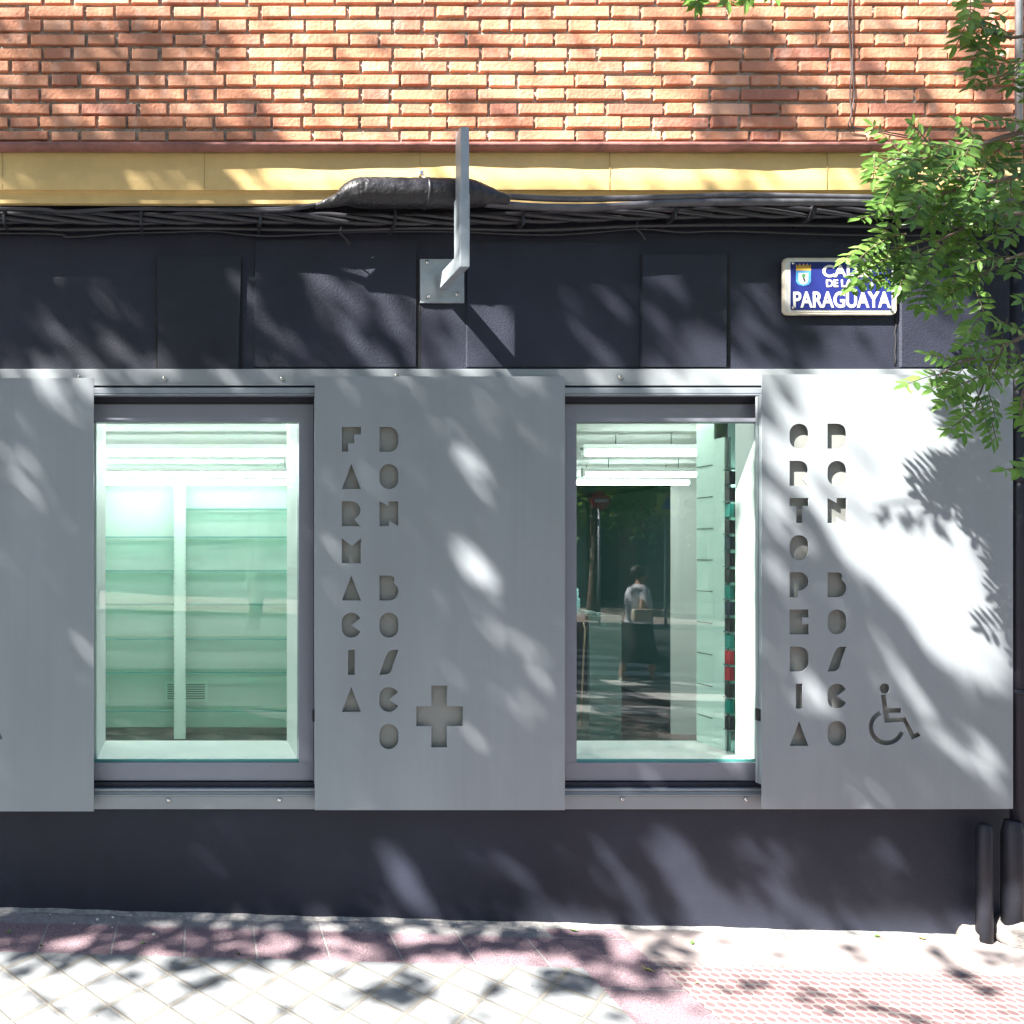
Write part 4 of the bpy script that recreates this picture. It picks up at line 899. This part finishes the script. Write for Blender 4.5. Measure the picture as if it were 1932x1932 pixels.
# single fronds that stand out
for a in ((1690, 478, 166, 100, -.5, .8, .6), (1705, 500, 172, 110, -.48, .7, .5), (1700, 528, 186, 80, -.5, .75, .5), (1700, 440, 176, 120, -.5, .85, .6), (1890, 20, 150, 85, -.5, .35, .4), (1870, 45, 120, 80, -.5, .4, .5), (1905, 60, 175, 90, -.48, .25, .4), (1880, 85, 140, 85, -.5, .3, .5), (1830, 10, 110, 75, -.55, .7, .6), (1925, 100, 120, 80, -.47, .2, .6), (1850, 70, 125, 70, -.5, .6, .6), (1640, 290, 100, 50, -.5, .8, .6), (1760, 450, 175, 120, -.5, .8, .5), (1700, 442, 178, 112, -.5, .75, .9), (1715, 462, 172, 100, -.5, .7, .7), (1705, 480, 160, 95, -.45, .6, .8), (1720, 470, 130, 90, -.52, .55, .6), (1700, 285, 165, 80, -.5, .6, .7), (1720, 300, 140, 95, -.5, .7, .8), (1700, 320, 150, 90, -.55, .75, .8),
          (1750, 500, 110, 80, -.5, .5, .7), (1790, 500, 95, 90, -.45, .6, .7), (1760, 530, 120, 60, -.5, .6, .7), (1820, 530, 80, 70, -.45, .6, .7),
          (1835, 672, 35, 80, -.5, .9, .6), (1830, 690, 20, 70, -.55, .8, .6), (1815, 730, 160, 60, -.5, .9, .5), (1800, 715, 170, 75, -.45, .65, .4), (1805, 735, 95, 90, -.5, .4, .5), (1830, 735, 65, 110, -.5, .3, .6), (1845, 745, 55, 95, -.48, .35, .7), (1850, 700, 150, 90, -.52, .6, .5), (1840, 600, 150, 40, -.5, .8, 1.2), (1870, 640, 190, 60, -.5, .6, .9), (1910, 660, 60, 70, -.45, .7, .6), (1890, 600, 100, 70, -.48, .8, .7),
          (1960, 880, 178, 70, -.5, .95, .2), (1960, 860, 150, 50, -.5, .9, .3), (1930, 480, 150, 70, -.45, .5, .5), (1960, 560, 180, 60, -.5, .7, .6),
          (1640, 300, 180, 0, -.5, .5, .5)):
    if a[3] > 0: fr(*a)
random.seed(5)
for k in range(24):      # the thick middle of the spray
    px = random.uniform(1730, 1960); lo_ = 250+max(0, (1760-px)*.2); fr(px, random.uniform(lo_, 500), random.uniform(110, 215), random.uniform(55, 100), random.uniform(-.62, -.38), random.uniform(.25, .85), .6)
for (px, ang) in ((1290, 60), (1310, 100), (1352, 80), (1400, 100), (1425, 70)): fr(px, -42, ang, 46, -.9, .9, .5)
bough([(2500, -260, -1.0), (2200, -200, -.95), (1800, -110, -.92), (1450, -62, -.9), (1280, -45, -.9)], .014, .002); dress([(2200, -200), (1700, -95), (1480, -68)], 9, -.92, Lr=(50, 70))
rb = empty('robinia_tree', (5.0, -1.2, gz(5.0)), 'robinia tree reaching bright green feathery branches in from the right edge', 'tree')
me = bpy.data.meshes.new('crown'); me.from_pydata([tuple(v) for v in LV.v], [], LV.f); a = me.attributes.new('tint', 'FLOAT', 'POINT'); a.data.foreach_set('value', LV.t)
link('crown', me, m_leafn, rb); TW.build('leaf_stalk', m_twig, rb)
limb(BR, (4.9, -1.2, 2.6), tuple(P(2150, 150, -.52)), .05, .014, .2, 2); limb(BR, (4.9, -1.2, 2.2), tuple(P(2120, 400, -.47)), .04, .011, .2, 3); limb(BR, (4.9, -1.2, 3.0), tuple(P(2150, -60, -.5)), .04, .011, .2, 4)
limb(BR, (4.9, -1.2, 1.9), tuple(P(2100, 560, -.5)), .035, .010, .2, 6)
BR.build('branch', m_bark, rb)
q = MB(); limb(q, (5.0, -1.2, gz(5.0)-.1), (4.9, -1.2, 3.2), .12, .07, 0, 9); q.build('trunk', m_bark, rb)

# ------------------------------------------------------------------ litter on the pavement
def ground_pt(px, py):
    d0 = Vector(((px-PX0)/F, 1, -(py-PY0)/F)); o_ = Vector((0, -CAMD, EYE)); t = (EYE+.0015)/(-d0.z-.028*d0.x); return o_+d0*t
m_fl = [M('fallen_leaf_green', (.10, .2, .04), .6), M('fallen_leaf_yellow', (.42, .36, .12), .6), M('fallen_leaf_dark', (.05, .05, .03), .7)]
random.seed(9)
for i, (px, py, c, s, lab) in enumerate(((1082, 1757, 0, .022, 'dark green fallen leaf by the foot of the wall'), (1222, 1831, 1, .025, 'curled yellow fallen leaf on the pink slabs'), (1306, 1781, 0, .016, 'pale green fallen leaf beside the dotted tiles'), (269, 1781, 0, .012, 'tiny green fallen leaf on the pink strip at the left'), (17, 1760, 0, .012, 'green fallen leaf near the left edge of the photo'), (1315, 1857, 1, .010, 'tiny yellow leaf on the dotted tiles'), (450, 1802, 2, .013, 'dark brown leaf at the edge of the diamond tiles'), (78, 1786, 2, .010, 'small dark leaf on the pink strip at the far left'), (1740, 1772, 1, .022, 'yellowish leaf near the short pipe cover'), (440, 1765, 2, .009, 'small dark crumb of leaf in the middle of the pink strip'), (1655, 1768, 0, .014, 'small green leaf at the foot of the wall on the right'))):
    g = ground_pt(px, py); q = MB(); a = random.uniform(0, 6.28); u = Vector((math.cos(a), math.sin(a), 0)); v = Vector((-u.y, u.x, 0))
    q.add([g-u*s+Vector((0, 0, .004)), g+v*s*.5+Vector((0, 0, .009)), g+u*s*.4+v*s*.3+Vector((0, 0, .007)), g+u*s+Vector((0, 0, .014)), g+u*s*.3-v*s*.4+Vector((0, 0, .003)), g-v*s*.45+Vector((0, 0, .008))], [(0, 1, 2), (0, 2, 4), (2, 3, 4), (0, 4, 5)])
    tag(q.build('fallen_leaf', m_fl[c]), lab, 'leaf', 'fallen leaves on the pavement')
m_peb = M('pale_grit', (.55, .55, .53), .8, var=.2, vscale=40)
for i in range(26):
    px, py = ((95, 1722, ), (184, 1732), (246, 1724), (213, 1728), (355, 1728), (340, 1725), (140, 1739), (1910, 1818), (290, 1760), (680, 1747))[i] if i < 10 else (random.uniform(0, 1750), random.uniform(1728, 1752))
    g = ground_pt(px, py+4+px*.02*(i >= 10)); s = random.uniform(.004, .009) if i < 10 else random.uniform(.0025, .005)
    if g.y > -.01: continue
    tag(rock('pebble', (g.x, g.y, g.z+s*.4), (s, s*.8, s*.6), m_peb, i, 1, .3), 'small pale pebble lying on the pavement along the foot of the wall', 'pebble', 'pale pebbles at the foot of the wall')

# ------------------------------------------------------------------ street seen mirrored in the right window
def skin_obj(name, verts, edges, radii, mat, parent, sub=2):
    me = bpy.data.meshes.new(name); me.from_pydata(verts, edges, []); ob = bpy.data.objects.new('tmp', me); C.objects.link(ob)
    md = ob.modifiers.new('s', 'SKIN'); sv_ = me.skin_vertices[0].data
    for v_, r_ in zip(sv_, radii): v_.radius = (r_ if isinstance(r_, tuple) else (r_, r_))
    sv_[0].use_root = True
    ss = ob.modifiers.new('u', 'SUBSURF'); ss.levels = sub; ss.render_levels = sub
    bpy.context.view_layer.update(); m2 = bpy.data.meshes.new_from_object(ob.evaluated_get(bpy.context.evaluated_depsgraph_get()))
    bpy.data.objects.remove(ob); m2.name = name
    for p in m2.polygons: p.use_smooth = True
    return link(name, m2, mat, parent)
PXW, PYW = 6.55, -7.45; g0 = gz(PXW)-.12
pe = empty('person', (PXW, PYW, g0), 'woman in white blouse and long dark skirt mirrored in the right window', 'person')
def bp(x, y, z): return (PXW+x, PYW+y, g0+z)
skin = M('skin', (.42, .25, .18), .55)
# walking towards -x of the mirror image's right (world +x), facing slightly to the wall
V = [(0, 0, .88), (0, 0, 1.02), (0, 0, 1.20), (0, 0, 1.33), (.01, .0, 1.42), (.03, .01, 1.50), (.045, .015, 1.58),
     (-.0, .15, 1.32), (-.09, .21, 1.08), (.08, .19, 1.03), (.17, .16, 1.07),
     (-.0, -.15, 1.32), (.02, -.19, 1.06), (.10, -.17, .86), (.13, -.16, .79),
     (0, -.08, .82), (-.10, -.08, .47), (-.22, -.08, .09), (-.12, -.08, .035),
     (0, .08, .82), (.13, .08, .47), (.15, .08, .08), (.27, .08, .03)]
E = [(0, 1), (1, 2), (2, 3), (3, 4), (4, 5), (5, 6), (3, 7), (7, 8), (8, 9), (9, 10), (3, 11), (11, 12), (12, 13), (13, 14), (0, 15), (15, 16), (16, 17), (17, 18), (0, 19), (19, 20), (20, 21), (21, 22)]
RR = [(.13, .15), (.115, .13), (.12, .15), (.10, .14), .052, .075, .078, .055, .043, .033, .026, .055, .043, .033, .026, .09, .06, .037, .032, .09, .06, .037, .032]
skin_obj('body', [bp(*v) for v in V], E, RR, skin, pe)
def loft(name, rings, mat, parent, n=20, open_=True):
    q = MB(); vs = []
    for (cx_, cy_, z, rx, ry) in rings:
        for j in range(n):
            a = 2*math.pi*j/n; k = 1+.03*math.sin(a*6+z*4); vs.append(bp(cx_+rx*k*math.cos(a), cy_+ry*k*math.sin(a), z))
    m_ = len(rings); q.add(vs, [(i*n+j, i*n+(j+1) % n, (i+1)*n+(j+1) % n, (i+1)*n+j) for i in range(m_-1) for j in range(n)], 0, True); return q.build(name, mat, parent)
loft('skirt', [(0, 0, .30, .27, .21), (0, 0, .50, .235, .195), (0, 0, .75, .18, .18), (0, 0, .95, .145, .165), (0, 0, 1.0, .135, .155)], M('dark_skirt', (.03, .028, .03), .8), pe)
m_bl = M('white_blouse', (.68, .72, .78), .8)
loft('blouse', [(0, 0, .86, .17, .195), (0, 0, 1.0, .155, .18), (0, 0, 1.15, .155, .18), (0, 0, 1.28, .14, .19), (0, 0, 1.36, .10, .16), (.01, 0, 1.42, .065, .075)], m_bl, pe)
for s in (-1, 1): MB().tube([bp(0, .13*s, 1.35), bp(-.02, .18*s, 1.24), bp(-.03 if s < 0 else .01, .20*s, 1.10)], [.075, .072, .066], 14, caps=False).build('sleeve', m_bl, pe)
bm = bmesh.new(); bmesh.ops.create_icosphere(bm, subdivisions=3, radius=1)
for v in bm.verts:
    v.co = Vector(bp(-.012+v.co.x*.108, .012+v.co.y*.094, 1.60+v.co.z*.10))
    if v.co.x > PXW+.03 and v.co.z < g0+1.635: v.co.x = PXW+.03
me = bpy.data.meshes.new('hair'); bm.to_mesh(me); bm.free()
for p in me.polygons: p.use_smooth = True
link('hair', me, M('dark_hair', (.035, .025, .02), .6), pe)
q = MB(); q.tube([bp(.125, .012, 1.545), bp(.15, .012, 1.525)], [.018, .014], 8); q.build('nose', skin, pe)
q = MB(); q.box(bp(-.26, .225, .90), bp(.02, .32, 1.08), 0, .03); tag(q.build('shoulder_bag', M('cream_bag', (.5, .46, .36), .5)), 'cream shoulder bag held under the arm of the walking woman', 'bag')
for s in (-1, 1):
    q = MB(); x = -.13 if s < 0 else .26; q.box(bp(x-.10, .08*s-.04, .0), bp(x+.14, .08*s+.04, .055), 0, .02); q.build('shoe', M('pale_shoe', (.45, .42, .38), .5), pe)
# signs across the street
def post_sign(x, y, lab, name, kind):
    o = empty(name, (x, y, gz(x)), lab, 'road sign'); MB().tube([(x, y, gz(x)), (x, y, 2.9)], .035, 10).build('pole', m_galv, o)
    return o
x, y = 10.75, -16.0; o = post_sign(x, y, 'red round no entry sign on a pole mirrored in the right window', 'no_entry_sign', 0)
q = MB(); q.tube([(x, y+.05, 2.93), (x, y+.08, 2.93)], .24, 28); q.build('disc', M('sign_red', (.5, .02, .02), .4), o)
q = MB(); q.box((x-.17, y+.082, 2.89), (x+.17, y+.088, 2.97)); q.build('bar', m_enw, o)
x, y = 12.35, -15.8; o = post_sign(x, y, 'square yellow crossing sign with a blue triangle mirrored in the right window', 'crossing_sign', 1)
q = MB(); q.box((x-.27, y+.05, 2.55), (x+.27, y+.08, 3.1), 0, .01); q.build('board', M('sign_yellow', (.5, .62, .05), .4), o)
q = MB(); q.add([(x-.18, y+.083, 2.7), (x+.18, y+.083, 2.7), (x, y+.083, 3.02)], [(0, 1, 2)]); q.add([(x-.18, y+.09, 2.7), (x+.18, y+.09, 2.7), (x, y+.09, 3.02)], [(0, 1, 2)]); q.build('triangle', M('sign_blue', (.04, .1, .4), .4), o)
# buildings closing the street behind the trees
def block(x0, x1, y, h, colr, lab, nst):
    o = empty('apartment_building', ((x0+x1)/2, y, gz((x0+x1)/2)), lab, 'building', 'apartment buildings across the street')
    q = MB(); q.box((x0, y-8, -1), (x1, y, h)); q.box((x0-.1, y-8.1, h), (x1+.1, y+.15, h+.4)); q.build('wall', M('facade', colr, .8, var=.1), o)
    g_ = M('dark_window', (.03, .04, .05), .1); mw_ = M('brown_window_frame', (.10, .08, .06), .6)
    for k in range(nst):
        nwin = int((x1-x0)/3)
        for j in range(nwin):
            xx_ = x0+1.5+j*(x1-x0-3)/max(1, nwin-1); z = 1+k*3.1
            f_ = MB().box((xx_-.6, y+.002, z), (xx_+.6, y+.05, z+1.6)).build('window', mw_, o); MB().box((xx_-.52, y+.052, z+.08), (xx_+.52, y+.06, z+1.52)).build('pane', g_, f_)
block(-14, 3, -32, 15, (.32, .16, .11), 'brick apartment block across the street on the left', 4)
block(3.6, 20, -33, 17, (.4, .34, .26), 'tall cream apartment block across the street', 5)
block(20.6, 40, -32, 14, (.30, .15, .11), 'brick apartment block across the street at the far end', 4)
print('leaves', n, 'LAI', float(LAI.max()), float(LAI.min()), 'near verts', len(LV.v))
